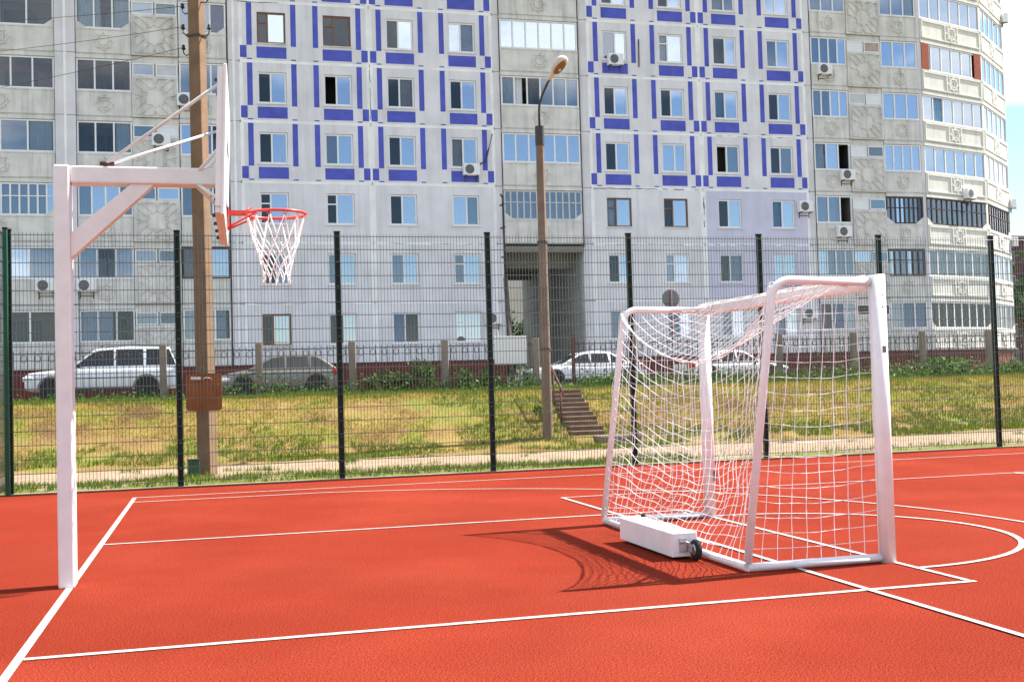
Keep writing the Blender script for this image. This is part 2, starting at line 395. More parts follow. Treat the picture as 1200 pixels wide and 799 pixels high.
# window pieces, local origin at the opening's lower left on the facade plane
def frame_mesh(w, h, bars, d0=.045, d1=.115, b=.072, hb=(), mt='pvc'):
    m = MB(); m.box(0, b, d0, d1, 0, h); m.box(w-b, w, d0, d1, 0, h); m.box(b, w-b, d0, d1, 0, b); m.box(b, w-b, d0, d1, h-b, h)
    for x in bars: m.box(x-b/2, x+b/2, d0-.004, d1, b, h-b)
    for (x0, x1, z) in hb: m.box(x0, x1, d0-.002, d1, z-b*.4, z+b*.4)
    return m.mesh('window', mt)
WH = WZ1-WZ0
fm_a = frame_mesh(WW, WH, [WW*.46]); fm_b = frame_mesh(WW, WH, [WW*.38], hb=[(.05, WW*.38-.03, WH*.66)]); fm_c = remat(fm_b, 'window', 'brown_wood'); fm_d = frame_mesh(WW, WH, [WW*.54])
PANE = {}
def pane_mesh(w, h, mt):
    k = (round(w, 3), round(h, 3), mt)
    if k not in PANE: PANE[k] = MB().box(0, w, .073, .085, 0, h).mesh('pane', mt)
    return PANE[k]
me_sill = MB().box(-.06, WW+.06, -.07, .10, -.05, -.012).mesh('sill', 'pvc')
me_sill2 = MB().box(-.06, WW+.06, -.05, .10, -.05, -.012).mesh('sill', 'loggia_concrete')
def recess(w, h, d0, d1, name, mt):
    m = MB(); m.quad((0, d1, 0), (w, d1, 0), (w, d1, h), (0, d1, h)); m.quad((0, d0, 0), (w, d0, 0), (w, d1, 0), (0, d1, 0)); m.quad((0, d0, h), (w, d0, h), (w, d1, h), (0, d1, h))
    m.quad((0, d0, 0), (0, d1, 0), (0, d1, h), (0, d0, h)); m.quad((w, d0, 0), (w, d1, 0), (w, d1, h), (w, d0, h)); return m.mesh(name, mt)
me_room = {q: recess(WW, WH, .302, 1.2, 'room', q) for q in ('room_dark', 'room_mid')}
CUR = {}
def curtain_mesh(w, h, mt, y=.20, amp=.02, pitch=.11):
    k = (round(w, 2), round(h, 2), mt, y)
    if k not in CUR:
        m = MB(); n = max(4, int(w/pitch*4)); rr = random.Random(int(w*100)); X = [w*i/n for i in range(n+1)]
        Y = [y+amp*math.sin(i*PI/2+rr.uniform(-.5, .5)) for i in range(n+1)]
        for i in range(n):
            o = len(m.v); m.v += [(X[i], Y[i], 0), (X[i+1], Y[i+1], 0), (X[i+1], Y[i+1], h), (X[i], Y[i], h)]; m.face([o, o+1, o+2, o+3], True)
        CUR[k] = m.mesh('curtain', mt)
    return CUR[k]
def window(x, z, kind='a', cur=None, glass=None, open_=False):
    fm, sp = {'a': (fm_a, .46), 'b': (fm_b, .38), 'c': (fm_c, .38), 'd': (fm_d, .54)}[kind]
    wn = put('window', fm, bld, L3(x, FY, z))
    g = [glass or rb.choice(['pane_clear', 'pane_mid', 'pane_blue', 'pane_blue']) for _ in (0, 1)]
    if rb.random() < .75: g[0] = 'pane_clear'
    if rb.random() < .55: g[1] = 'pane_blue'
    m = WW*sp
    if not open_: put('pane', pane_mesh(m-.0825, WH-.11, g[0]), wn, (.055, 0, .055))
    put('pane', pane_mesh(WW-m-.0825, WH-.11, g[1]), wn, (m+.0275, 0, .055))
    put('sill', me_sill if kind != 'c' else me_sill2, wn)
    put('room', me_room[rb.choice(['room_dark', 'room_dark', 'room_mid'])], wn)
    cur = cur if cur is not None else rb.choice(['r', 'r', 'r', 'f', 'n', 'l', 'r', 'w'])
    if open_: cur = 'r'
    cm = rb.choice(['curtain_white', 'curtain_white', 'curtain_blue', 'curtain_white', 'curtain_beige', 'curtain_blue'])
    if cur in 'wf': put('curtain', curtain_mesh(WW, WH, cm), wn)
    if cur == 'l': put('curtain', curtain_mesh(m, WH, cm), wn)
    if cur == 'r': put('curtain', curtain_mesh(WW-m, WH, cm), wn, (m, 0, 0))
    return wn
# blue bands of one panel, as thin painted strips
def rectmesh(w, h): return MB().box(-w/2, w/2, -.006, .01, 0, h).mesh('blue_band', 'blue_paint')
me_bv, me_bh, me_bs, me_bd = rectmesh(.245, 1.98), rectmesh(1.36, .53), rectmesh(.30, .56), rectmesh(.23, .055)
me_seamh = MB().box(0, PW-.03, -.004, .02, -.075, .055).mesh('seam_strip', 'seam'); me_seamv = MB().box(-.09, .09, -.005, .02, .06, ST-.08).mesh('seam_strip', 'seam')
ODD = {(0, 5): 'c', (1, 5): 'c', (0, 2): 'b', (1, 2): 'b', (0, 0): 'c', (4, 2): 'c', (5, 2): 'c', (5, 5): 'b'}
bays = [(2.53, 0), (8.53, 2), (19.39, 4), (25.39, 6)]
for bx, c0 in bays:
    for k in range(8):
        z = ZB+k*ST
        me = me_panel_b if k == 7 else (me_panel_l if (bx > 25 and k in (1, 2)) else me_panel)
        pn = put('wall_panel', me, bld, L3(bx+.015, FY, z+.0125))
        if k: put('seam_strip', me_seamh, pn)
        for xx in (-.015, PW-.015): put('seam_strip', me_seamv, pn, (xx+(.095 if xx < 0 else -.095)*.6, 0, 0))
        if k >= 3:
            for i, c in enumerate(WC):
                for s in (-1, 1):
                    put('blue_band', me_bv, pn, (c+s*1.005, 0, .74)); put('blue_band', me_bd, pn, (c+s*1.005, 0, .06+.02))
                put('blue_band', me_bh, pn, (c, 0, .155))
                s = -1 if i == 0 else 1
                put('blue_band', me_bs, pn, (c+s*1.005+s*.275, 0, .155))
        if k < 7:
            for i, c in enumerate(WC):
                ci = c0+i
                kind = ODD.get((ci, k)) or rb.choice(['a', 'a', 'a', 'd', 'b' if k < 3 else 'a'])
                window(bx+c-WW/2, z+WZ0, kind, open_=(ci, k) in ((1, 4), (6, 3)))
# solid core, roof, plinth, pilasters, passage
E0 = Vector((38.35, FY)); E1 = E0+5.3*Vector((math.cos(R(18)), math.sin(R(18)))); E2 = E1+5.3*Vector((math.cos(R(39)), math.sin(R(39))))
TOP = ZB+8*ST
core = MB()
core.box(-12-OX, 14.86-OX, 1.36, 11.5, -.2, TOP-OZ); core.box(14.86-OX, 18.9-OX, 1.36, 11.5, 7.95-OZ, TOP-OZ)
core.prism([(18.9-OX, 1.36), (37.9-OX, 1.36), (42.9-OX, 3.0), (46.6-OX, 6.0), (46.6-OX, 11.5), (18.9-OX, 11.5)], -.2, TOP-OZ, 'z')
core.obj('wall', 'passage', bld)
rf = MB(); rf.prism([(-12.2-OX, -.25), (38.4-OX, -.25), (E1.x-OX+.05, E1.y-FY-.25), (E2.x-OX+.25, E2.y-FY), (E2.x-OX+.25, 11.8), (-12.2-OX, 11.8)], TOP-OZ+.005, TOP-OZ+.3, 'z'); rf.obj('roof', 'concrete', bld)
pl = MB()
for a, b in ((-12, -5.47), (-5.40, -4.56), (-4.5, 14.84), (18.92, 38.3)): pl.box(a-OX, b-OX, .06, 1.35, -.2, ZB-OZ-.02)
for P, an in ((E0, 18), (E1, 39)):
    mx = Matrix.Translation((P.x-OX, P.y-FY, 0)) @ Matrix.Rotation(R(an), 4, 'Z'); pl.box(.03, 5.27, .06, 1.5, -.2, ZB-OZ-.02, mx)
pl.obj('plinth', 'plinth', bld)
me_pil = {}
def pilaster(x0, x1, y0=-.02, z0=ZB, z1=TOP):
    for k in range(8):
        key = round(x1-x0, 2)
        if key not in me_pil: me_pil[key] = MB().box(.006, key-.006, y0, 1.3, .012, ST-.012).mesh('pilaster', 'pilaster')
        put('pilaster', me_pil[key], bld, L3(x0, FY, ZB+k*ST))
pilaster(-5.40, -4.55, -.25); pilaster(2.02, 2.52); pilaster(14.54, 14.86); pilaster(18.90, 19.38); pilaster(31.40, 31.72); pilaster(38.16, 38.36)
sm = MB()
for x in (-4.98, 2.27): sm.box(x-.05-OX, x+.05-OX, -.256 if x < 0 else -.026, -.2 if x < 0 else 0, ZB-OZ, TOP-OZ)
sm.obj('seam_strip', 'seam', bld)
# passage: side walls, soffit, beams
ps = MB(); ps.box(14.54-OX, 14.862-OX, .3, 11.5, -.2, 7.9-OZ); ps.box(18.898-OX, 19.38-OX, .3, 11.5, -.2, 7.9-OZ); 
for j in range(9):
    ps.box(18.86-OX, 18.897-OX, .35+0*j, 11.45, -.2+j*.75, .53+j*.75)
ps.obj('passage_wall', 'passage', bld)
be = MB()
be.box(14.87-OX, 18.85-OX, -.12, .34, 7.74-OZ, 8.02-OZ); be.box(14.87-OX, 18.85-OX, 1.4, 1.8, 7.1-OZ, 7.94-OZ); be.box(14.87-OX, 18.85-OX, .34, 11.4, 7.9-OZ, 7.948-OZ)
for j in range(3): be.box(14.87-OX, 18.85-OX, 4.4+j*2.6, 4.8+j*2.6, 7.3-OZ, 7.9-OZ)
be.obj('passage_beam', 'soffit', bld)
for x, w in ((1.985, .03), (18.885, .035), (31.735, .02)):
    MB().box(x-w-OX, x+w-OX, -.03 if x != 18.885 else -.13, .02, (ZB if x != 18.885 else 8.0)-OZ, TOP-OZ).obj('drainpipe', 'dark_steel', bld)

# --- relief ornaments
def star8(m, cx, cz, r, w, t):
    k = 0
    for a0 in (0, PI/4):
        P = [(cx+r*math.cos(a0+i*PI/2), cz+r*math.sin(a0+i*PI/2)) for i in range(4)]
        for i in range(4): m.seg(P[i], P[(i+1) % 4], w, t+.0015*k); k += 1
def parapet_mesh(w, h, deep=False, wedges=False):
    m = MB(); m.m = 0
    m.box(.0, w, -.06, .04, .05, h); m.box(-.012, w+.012, -.085, .06, h, h+.05)
    if wedges:
        for a, b, s in ((0, .5, 0), (w, w-.5, 0)): m.prism([(a, h+.05), (b, h+.05), (a, h+.42)], -.055, .04, 'y')
    cz = (h+.05)/2+.02; r = h*.36; o = MB()
    star8(o, w/2, cz, r, .05, .05); star8(o, w/2, cz, r*.52, .04, .03)
    if deep:
        o.box(.12, w-.12, -.045, .002, h-.1, h-.03); o.box(.12, w-.12, -.045, .002, .10, .16); o.box(.1, .17, -.04, .002, .16, h-.1); o.box(w-.17, w-.1, -.04, .002, .16, h-.1)
        for s in (-1, 1): o.box(w/2+s*r*1.35-.04, w/2+s*r*1.35+.04, -.05, .002, .16, h-.1)
        for i in range(8):
            a = i*PI/4; o.seg((w/2+r*.5*math.cos(a), cz+r*.5*math.sin(a)), (w/2+r*1.25*math.cos(a), cz+r*1.25*math.sin(a)), .05, .045+.0015*i)
    n = len(m.v); m.m = 1
    m.v += [(x, y-.06, z) for x, y, z in o.v]
    for f, s in zip(o.f, o.sm): m.face([i+n for i in f], s)
    return m
def star_panel_mesh(w, h):
    m = MB(); m.box(0, w, -.14, .04, 0, h); o = MB(); cx, cz = w/2, h/2; t = .035; i = 0
    def sg(a, b):
        nonlocal i; o.seg((cx+a[0], cz+a[1]), (cx+b[0], cz+b[1]), .042, t+.0009*i); i += 1
    P = []
    for k in range(16):
        r = .50 if k % 2 == 0 else .38; P.append((r*math.cos(k*PI/8), r*math.sin(k*PI/8)))
    for k in range(16): sg(P[k], P[(k+1) % 16])
    X, Zh = w/2-.12, h/2-.11
    for sx in (-1, 1):
        for sz in (-1, 1):
            d = Vector((sx*X, sz*Zh)); l = d.length; d.normalize(); q = Vector((-d.y, d.x))
            for o_ in (-.15, .15): sg(tuple(d*.44+q*o_), tuple(d*(l-.20)+q*o_))
            sg(tuple(d*(l-.20)-q*.15), tuple(d*(l-.03))); sg(tuple(d*(l-.20)+q*.15), tuple(d*(l-.03)))
            sg((sx*X, sz*(Zh-.34)), (sx*X, sz*.10)); sg((sx*(X-.36), sz*Zh), (sx*.1, sz*Zh))
            sg((sx*X, sz*.10), (sx*(X-.26), sz*.01)); sg((sx*.10, sz*Zh), (sx*.01, sz*(Zh-.22)))
    n = len(m.v); m.v += [(x, y-.14, z) for x, y, z in o.v]
    for f, s in zip(o.f, o.sm): m.face([q+n for q in f], s)
    return m.mesh('star_panel', 'loggia_concrete')
PH = 1.10; GZ0 = PH+.06; GZ1 = ST-.21
PAR = {}
def balcony(P, an, w, k, style, n=3, cur=None, room='room_dark', wedge=False, glass=None, facet=False, old=False, gap=None, fmat=None, back=True):
    """glazed loggia: P = left end on the facade plane"""
    cm = 'facet_concrete' if facet else 'loggia_concrete'
    z = ZB+k*ST; key = (round(w, 2), facet, wedge)
    m = MB(); m.m = 0; m.box(-.01, w+.01, -.075, .3, ST-.19, ST-.02)         # lintel slab
    m.box(0, w, -.03, 1.3, 0.0, .045)
    m.m = 1; m.box(0.0, w, 1.25, 1.34, .046, ST-.2)
    m.box(0, .03, .045, 1.25, .046, ST-.2); m.box(w-.03, w, .045, 1.25, .046, ST-.2)
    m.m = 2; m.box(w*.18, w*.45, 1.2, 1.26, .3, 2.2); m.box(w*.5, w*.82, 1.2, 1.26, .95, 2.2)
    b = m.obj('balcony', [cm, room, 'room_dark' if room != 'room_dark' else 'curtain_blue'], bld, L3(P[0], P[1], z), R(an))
    if key not in PAR: PAR[key] = parapet_mesh(w, PH, facet, wedge).mesh('parapet', [cm, 'ornament' if facet else cm])
    put('parapet', PAR[key], b)
    h = GZ1-GZ0; x0 = .0; d = -.03; f = MB(); bt = .07
    fm = fmat or ('dark_wood' if old else 'pvc')
    f.box(0, bt, d, d+.07, GZ0, GZ1); f.box(w-bt, w, d, d+.07, GZ0, GZ1); f.box(bt, w-bt, d, d+.07, GZ0, GZ0+bt); f.box(bt, w-bt, d, d+.07, GZ1-bt, GZ1)
    nb = n*2 if old else n
    for i in range(1, nb): f.box(w*i/nb-bt/2, w*i/nb+bt/2, d-.003, d+.07, GZ0+bt, GZ1-bt)
    if old: f.box(bt, w-bt, d-.005, d+.069, GZ0+h*.58, GZ0+h*.58+.045)
    f.obj('glazing_frame', fm, b)
    for i in range(nb):
        if gap is not None and i == gap: continue
        g = glass or rb.choice(['pane_clear', 'pane_mid', 'pane_blue', 'pane_mid'])
        a0 = w*i/nb+(bt if i == 0 else bt/2); a1 = w*(i+1)/nb-(bt if i == nb-1 else bt/2)
        put('pane', pane_mesh(a1-a0, h-2*bt, g), b, (a0, d-.035, GZ0+bt))
    if cur:
        for (u0, u1, c) in cur: put('curtain', curtain_mesh((u1-u0)*w, h+.05, c, .1, .03), b, (u0*w, 0, GZ0))
    return b
cw, cb_, cl, cbe = 'curtain_white', 'curtain_blue', 'curtain_lilac', 'curtain_beige'
def rcur(r):
    q = r.random()
    if q < .3: return None
    if q < .55: return [(.02, .98, r.choice([cw, cw, cb_, cbe]))]
    if q < .8: return [(.02, .35, cw), (.7, .98, r.choice([cw, cb_]))]
    return [(.3, .95, r.choice([cw, cb_, cl]))]
me_star = star_panel_mesh(2.0, 1.86); me_star_full = star_panel_mesh(1.95, 2.45)
me_tr = frame_mesh(.94, .56, [], -.08, -.02, .05)
def star_bay(x, w, k, left='pane_mid', right='pane_clear', fill=None):
    z = ZB+k*ST; b = MB(); b.box(0, w, -.02, 1.3, 2.47, ST-.012); b.box(0, w, .05, 1.3, 0, 2.47)
    o = b.obj('wall_panel', 'loggia_concrete', bld, L3(x, FY, z))
    put('star_panel', me_star, o, (w/2-1.0, 0, .02))
    for i in range(2):
        t = put('transom_window', me_tr, bld, L3(x+.03+i*w/2, FY, z+1.90))
        f = (left, right)[i]
        if f in M and f.startswith('pane'):
            put('pane', pane_mesh(.84, .46, f), t, (.05, -.125, .05))
        else: MB().box(.05, .89, -.055, -.04, .05, .51).obj('board', f, t)
# left wing loggias
LRO = ['room_mid', 'room_dark', 'room_mid', 'room_dark', 'room_warm', 'room_dark', 'room_mid', 'room_dark']
for k in range(7):
    balcony((-9.9, FY), 0, 4.46, k, 'L', [4, 4, 6, 4, 5, 4, 4][k], cur=[None, [(.02, .98, cw)], [(.02, .98, cw)], [(.75, .98, cw)], None, None, None][k], glass='pane_clear' if k in (0, 4, 5) else None, room=['room_warm', 'room_dark', 'room_mid', 'room_dark', 'room_pink', 'room_mid', 'room_dark'][k], wedge=k in (5, 6, 2), old=k == 2, fmat='pvc', gap=None)
    balcony((-4.53, FY), 0, 2.33, k, 'L', [3, 3, 4, 3, 3, 3, 3][k], cur=[[(.02, .6, cw)], [(.02, .35, cb_), (.7, .98, cb_)], [(.02, .6, cw)], [(.7, .98, cw)], None, [(.05, .45, cw), (.7, .98, cw)], None][k], glass='pane_clear' if k in (0, 3, 4, 5) else None, room=['room_mid', 'room_dark', 'room_dark', 'room_mid', 'room_warm', 'room_dark', 'room_dark'][k], wedge=k in (5, 6))
    star_bay(-2.19, 2.02, k, 'pane_mid', ['pane_clear', 'pane_clear', 'pane_blue', 'white_board', 'pvc_grey', 'pane_clear', 'pane_mid'][k])
    balcony((-.14, FY), 0, 2.09, k, 'L', [3, 2, 3, 3, 3, 3, 3][k], cur=[[(.1, .9, cw)], [(.02, .98, cbe)], None, [(.02, .4, cb_)], [(.02, .4, cb_), (.6, .9, cw)], [(.02, .98, cl)], None][k], room=LRO[k], wedge=k == 5, fmat='dark_wood' if k == 1 else None)
# middle balconies above the passage
for k in range(2, 7):
    balcony((14.89, FY-.1), 0, 3.96, k, 'M', [6, 6, 6, 6, 6, 6, 6][k], cur=[None, None, None, [(.02, .2, cw), (.5, .7, cw), (.84, .98, cw)], [(.02, .28, cw), (.74, .98, cw)], None, [(.1, .5, cw)]][k], room=['', '', 'room_dark', 'room_mid', 'room_warm', 'room_dark', 'room_dark'][k], wedge=k == 2, old=k == 2, fmat='pvc_grey' if k == 2 else None, gap=1 if k == 4 else None, glass=[None, None, 'pane_mid', 'pane_blue', None, 'pane_blue', None][k])
# right wing
for k in range(8):
    balcony((31.76, FY), 0, 2.1, k, 'R', [3, 4, 3, 3, 4, 4, 3, 3][k], cur=[[(.04, .2, 'magenta_cloth'), (.4, .9, cb_)], [(.02, .42, cb_), (.6, .98, cb_)], [(.02, .6, cw)], [(.02, .3, cw)], [(.02, .3, cl), (.45, .98, cl)], [(.02, .98, cw)], [(.4, .98, cw)], None][k], room=LRO[k], gap={2: 2, 3: 2}.get(k))
    star_bay(33.87, 2.02, k, ['dark_wood', 'pane_blue', 'white_board', 'white_board', 'pvc_grey', 'white_board', 'white_board', 'pane_mid'][k], ['dark_wood', 'pane_mid', 'pane_mid', 'pane_clear', 'white_board', 'brick_tan', 'pvc_grey', 'pane_mid'][k])
    balcony((35.92, FY), 0, 2.21, k, 'R', [3, 3, 4, 4, 3, 3, 3, 3][k], cur=[[(.02, .98, cb_)], [(.02, .3, cw), (.7, .98, cw)], [(.1, .4, cb_)], None, None, None, [(.02, .98, cw)], None][k], room=LRO[(k+3) % 8], wedge=k == 2, old=k in (1, 2), glass='pane_blue' if k in (3, 4, 5) else None)
    for P, an, w in ((E0, 18, 5.26), (E1, 39, 5.26)):
        u = Vector((math.cos(R(an)), math.sin(R(an)))); q = P+u*.02; f2 = an > 20
        bb = balcony((q.x, q.y), an, w, k, 'F', [8, 7, 6, 6, 6, 6, 6, 6][k] if not f2 else 5, cur=None if k == 2 else ([(.02, .98, cb_)] if k > 2 and rb.random() < .7 else [(.1, .5, cw), (.7, .95, cbe)]), room=LRO[(k+1) % 8], facet=True, wedge=k in (0, 2), old=k == 2, gap=1 if k == 4 and not f2 else None, glass='pane_blue' if k >= 3 else ('pane_mid' if k else 'pane_clear'))
        if k == 5 and not f2:
            for x0 in (.05, w-.65): MB().box(x0, x0+.6, -.075, -.035, PH+.052, GZ1).obj('brick_infill', 'brick_red', bb)
pm = MB()
for P, an in ((E1, 28), (E2, 52)):
    mx = Matrix.Translation((P.x-OX, P.y-FY, 0)) @ Matrix.Rotation(R(an), 4, 'Z'); pm.box(-.11, .11, -.03, 1.0, ZB-OZ, TOP-OZ-.02, mx)
pm.obj('pilaster', 'facet_concrete', bld)

def crack(pts, w=.022):
    m = MB(); r = random.Random(len(pts)*7+int(abs(pts[0][0])*10))
    for (x0, z0), (x1, z1) in zip(pts, pts[1:]):
        n = max(3, int(math.hypot(x1-x0, z1-z0)/.28)); P = [(x0+(x1-x0)*i/n+r.uniform(-.02, .02), z0+(z1-z0)*i/n+r.uniform(-.02, .02)) for i in range(n+1)]
        for a, b in zip(P, P[1:]):
            if r.random() < .72: m.seg((a[0]-OX, a[1]-OZ), (b[0]-OX, b[1]-OZ), w*r.uniform(.5, 1.6), .0075+r.random()*.002)
    return stuff(m.obj('seam_crack', 'dark_steel', bld))
z7 = ZB+3*ST-.01
crack([(19.5, z7), (25.2, z7)], .03); crack([(25.42, z7-.35), (25.40, z7-1.9)], .045); crack([(2.3, 19.3), (4.9, 19.34)], .025)
crack([(19.35, 15.2), (19.35, 11.2)], .025); crack([(8.53, 16.4), (8.53, 14.0)], .02); crack([(26.0, 13.74), (30.8, 13.72)], .015); crack([(9.2, 8.14), (14.2, 8.12)], .014); crack([(20, 8.13), (30.5, 8.12)], .016); crack([(3.0, 5.36), (8.2, 5.33)], .012)
MB().tube([(22.12-OX, -.05, 17.1-OZ), (22.14-OX, -.06, 18.5-OZ)], .03, 6).obj('antenna_rod', 'dark_steel', bld)
for dx in (0, .10): MB().tube([(13.62-OX+dx, -.12, 11.95-OZ), (13.95-OX+dx, -.16, 12.1-OZ), (14.25-OX, -.1, 12.9-OZ), (14.42-OX, -.04, 13.5-OZ)], .02, 6).obj('hose', 'car_trim', bld)
# ------------------------------------------------------------------ air conditioners
me_case = bevel(MB().box(-.40, .40, -.30, 0, 0, .56).mesh('casing', 'pvc'), .02)
fg = MB(); fg.lathe([(.215, 0), (.215, .006)], 24, Matrix.Translation((-.10, -.303, .28)) @ Matrix.Rotation(PI/2, 4, 'X')); me_fan = fg.mesh('fan_grille', 'dark_steel')
fr = MB()
for r in (.22, .16, .10, .05): fr.tube([(-.10+r*math.cos(2*PI*i/24), -.316, .28+r*math.sin(2*PI*i/24)) for i in range(24)], .007, 4, closed=True)
me_ring = fr.mesh('guard', 'pvc_grey')
bk = MB()
for x in (-.28, .28): bk.box(x-.02, x+.02, -.34, .02, -.045, -.004); bk.box(x-.018, x+.018, -.01, .03, -.30, -.046)
bk.box(-.262, .262, .004, .022, -.20, -.16); me_brk = bk.mesh('bracket', 'dark_steel')
AC = [(20.82, 17.10, 'under a blue-banded window near the top centre', 0, 0), (13.29, 11.42, 'under a blue-banded window left of the middle balconies', 0, 0),
 (32.43, 17.10, 'high on a right wing balcony below white panes', 0, .06), (33.55, 11.55, 'on a right wing balcony below a brown open pane', 0, .06), (31.05, 9.85, 'alone on the lilac wall below the blue bands', 0, 0),
 (33.21, 8.55, 'on a right wing balcony with white boarded panes', 0, .06), (31.05, 4.30, 'seen through the goal mouth beside magenta cloth', 0, 0), (14.19, 4.25, 'on the lowest storey just left of the passage', 0, 0),
 (-4.2, 5.93, 'on the balcony just right of the hoop post', 0, .06), (-5.88, 5.93, 'on the balcony just left of the hoop post', 0, .06), (-.95, 12.45, 'on a star relief panel behind the white stays', 0, .14), (.15, 14.30, 'half hidden behind the utility pole', 0, .06),
 (41.7, 10.85, 'on the sunlit angled parapet at the right end', 18, .06)]
for x, z, lab, an, off in AC:
    y = FY-off-.01
    if an: 
        t = (x-E0.x)/math.cos(R(an)); y = E0.y+t*math.sin(R(an))-.09
    a = thing('air_conditioner', 'white air conditioner unit '+lab, 'air conditioner', (x, y, z), R(an), 'air conditioners on the facade')
    for nme, me in (('casing', me_case), ('fan_grille', me_fan), ('guard', me_ring), ('bracket', me_brk)): put(nme, me, a)
for (t, z, lab) in ((5.2, 22.2, 'topmost on the right edge of the block'), (5.25, 11.0, 'middle one on the right edge of the block'), (5.25, 8.7, 'lowest on the right edge of the block')):
    q = E1+Vector((math.cos(R(39)), math.sin(R(39))))*t
    a = thing('air_conditioner', 'small air conditioner seen edge on, '+lab, 'air conditioner', (q.x, q.y, z), R(80), 'air conditioners on the facade')
    for nme, me in (('casing', me_case), ('fan_grille', me_fan), ('guard', me_ring), ('bracket', me_brk)): put(nme, me, a)

# ------------------------------------------------------------------ court fence
def fence_panel(w, h, z0=.06, pitch=.05, hp=.2):
    m = MB(); n = int(round(w/pitch))
    for i in range(n+1): m.tube([(w*i/n, 0, z0), (w*i/n, 0, z0+h)], .0041, 4, False)
    for j in range(int(h/hp)+1):
        for s in (-1, 1): m.tube([(0, s*.0065, z0+j*hp+.02), (w, s*.0065, z0+j*hp+.02)], .0050, 6, False)
    return m.mesh('mesh_panel', 'fence_wire')
FP = 2.31; FX0 = -1.76; FH = 3.68
cf = thing('court_fence', 'tall dark green welded wire fence with square posts along the back of the red court', 'fence', (FX0, 11.0, 0))
me_fp = fence_panel(FP, FH-.02)
me_post = bevel(MB().box(-.042, .042, -.03, .03, 0, 3.74).mesh('post', 'fence_post_shaded'), .006, 1)
me_cap = MB().box(-.046, .046, -.034, .034, 3.741, 3.765).mesh('cap', 'rubber')
cl_ = MB()
for j in range(10): cl_.tube([(0, -.031, .26+j*.38), (0, -.038, .26+j*.38)], .010, 6)
me_clamp = cl_.mesh('clamp', 'steel')
FXS = [-1.76, .55, 2.90, 5.26, 7.63, 9.97, 12.25, 14.52, 16.86]
for i in range(9):
    p = put('post', me_post, cf, (FXS[i]-FX0, .045, 0)); put('cap', me_cap, p); stuff(put('clamp', me_clamp, p, (0, 0, 0)))
    if i < 8: stuff(put('mesh_panel', fence_panel(FXS[i+1]-FXS[i], FH-.02), cf, (FXS[i]-FX0, 0, 0)))
me_post_lit = remat(me_post, 'post', 'fence_green')  # side posts: sunlit look given by the brighter green
lf = thing('side_fence', 'dark green welded wire fence running toward the viewer at the left edge', 'fence', (FX0-.06, 10.95, 0), -PI/2)
for i in range(5):
    p = put('post', me_post_lit, lf, (i*FP+.05, .045, 0)); put('cap', me_cap, p)
    stuff(put('mesh_panel', me_fp, lf, (i*FP, 0, 0)))

# ------------------------------------------------------------------ palisade fence on the bank
pf = thing('palisade_fence', 'low ornamental iron rod fence between concrete posts on the grassy bank', 'fence', (0, 22.5, 1.15))
me_cp = bevel(MB().box(-.085, .085, -.07, .07, -.1, 1.40).mesh('post', 'concrete'), .015, 1)
me_sp = MB().box(-.04, .04, -.04, .04, -.1, 1.46).mesh('post', 'rust')
def pal(w, fancy=True):
    m = MB(); n = int(w/.145)
    for i in range(1, n): 
        x = w*i/n; m.tube([(x, 0, .02), (x, 0, 1.30)], .011, 4, False)
    for z in (.12, .62, 1.22): m.box(.05, w-.05, .010, .026, z, z+.025)
    for i in range(1, n-1, 2):
        x = w*i/n; d = w/n
        if fancy: m.tube([(x, -.012, .65), (x+d*.5, -.012, 1.0), (x+d, -.012, .65)], .010, 4, False)
        m.tube([(x+d*.5+d*.42*math.cos(t), -.014, 1.12+.09*math.sin(t)) for t in np.linspace(0, 2*PI, 9)], .010, 4, False)
    return m
PX = [-9.3, -7.0, -4.7, -2.4, -.11, 2.16, 4.46, 6.85, 9.28, 10.32, 12.0, 14.18, 16.35, 18.68, 20.92, 23.15, 25.4, 27.7]
for i, x in enumerate(PX):
    put('post', me_sp if x == 10.32 else me_cp, pf, (x, 0, 0))
    if i+1 < len(PX) and x != 9.28: stuff(pal(PX[i+1]-x, x > 6).obj('rod_panel', 'dark_steel', pf, (x, 0, 0)))
bn = thing('banner_board', 'blank greyish white sheet fixed to the iron fence left of the stairs', 'board', (8.58, 22.42, 2.24))
rbox('sheet', 'white_board', bn, -.43, .43, -.012, .012, -.37, .37, .004, 1)
for z in (-.36, .33): MB().box(-.43, .43, .013, .035, z, z+.03).obj('rail', 'steel', bn)

# ------------------------------------------------------------------ poles
up = thing('utility_pole', 'tall square tapered concrete utility pole with dark insulator hooks behind the hoop stand', 'pole', (.925, 12.75, 0), R(-34))
m = MB(); o = 0; pr = [(.112, -.3), (.112, .0), (.095, 8.0), (.09, 9.6)]
me = bpy.data.meshes.new('shaft'); vv = []; ff = []
for s, z in pr: vv += [(-s*1.12-.0078*z*.0, -s, z), (s*1.12, -s, z), (s*1.12, s, z), (-s*1.12, s, z)]
for i in range(3):
    for j in range(4): ff.append((i*4+j, i*4+(j+1) % 4, i*4+4+(j+1) % 4, i*4+4+j))
ff += [(3, 2, 1, 0), (12, 13, 14, 15)]
me.from_pydata(vv, [], ff); me.materials.append(M['pole_concrete']); bevel(me, .018, 2, .9); put('shaft', me, up)
for z, s in ((7.62, -1), (7.27, -1), (6.93, -1), (7.75, 1), (7.20, 1)):
    h = MB(); x0 = s*.10; h.tube([(x0, -.02, z), (x0+s*.10, -.02, z-.03), (x0+s*.15, -.02, z+.02), (x0+s*.15, -.02, z+.09)], .011, 6); h.obj('hook', 'dark_steel', up)
    q = MB(); q.lathe([(.016, 0), (.036, .012), (.032, .035), (.022, .05), (.03, .07), (.012, .09)], 10, Matrix.Translation((x0+s*.15, -.02, z+.07))); q.obj('insulator', 'car_trim', up)
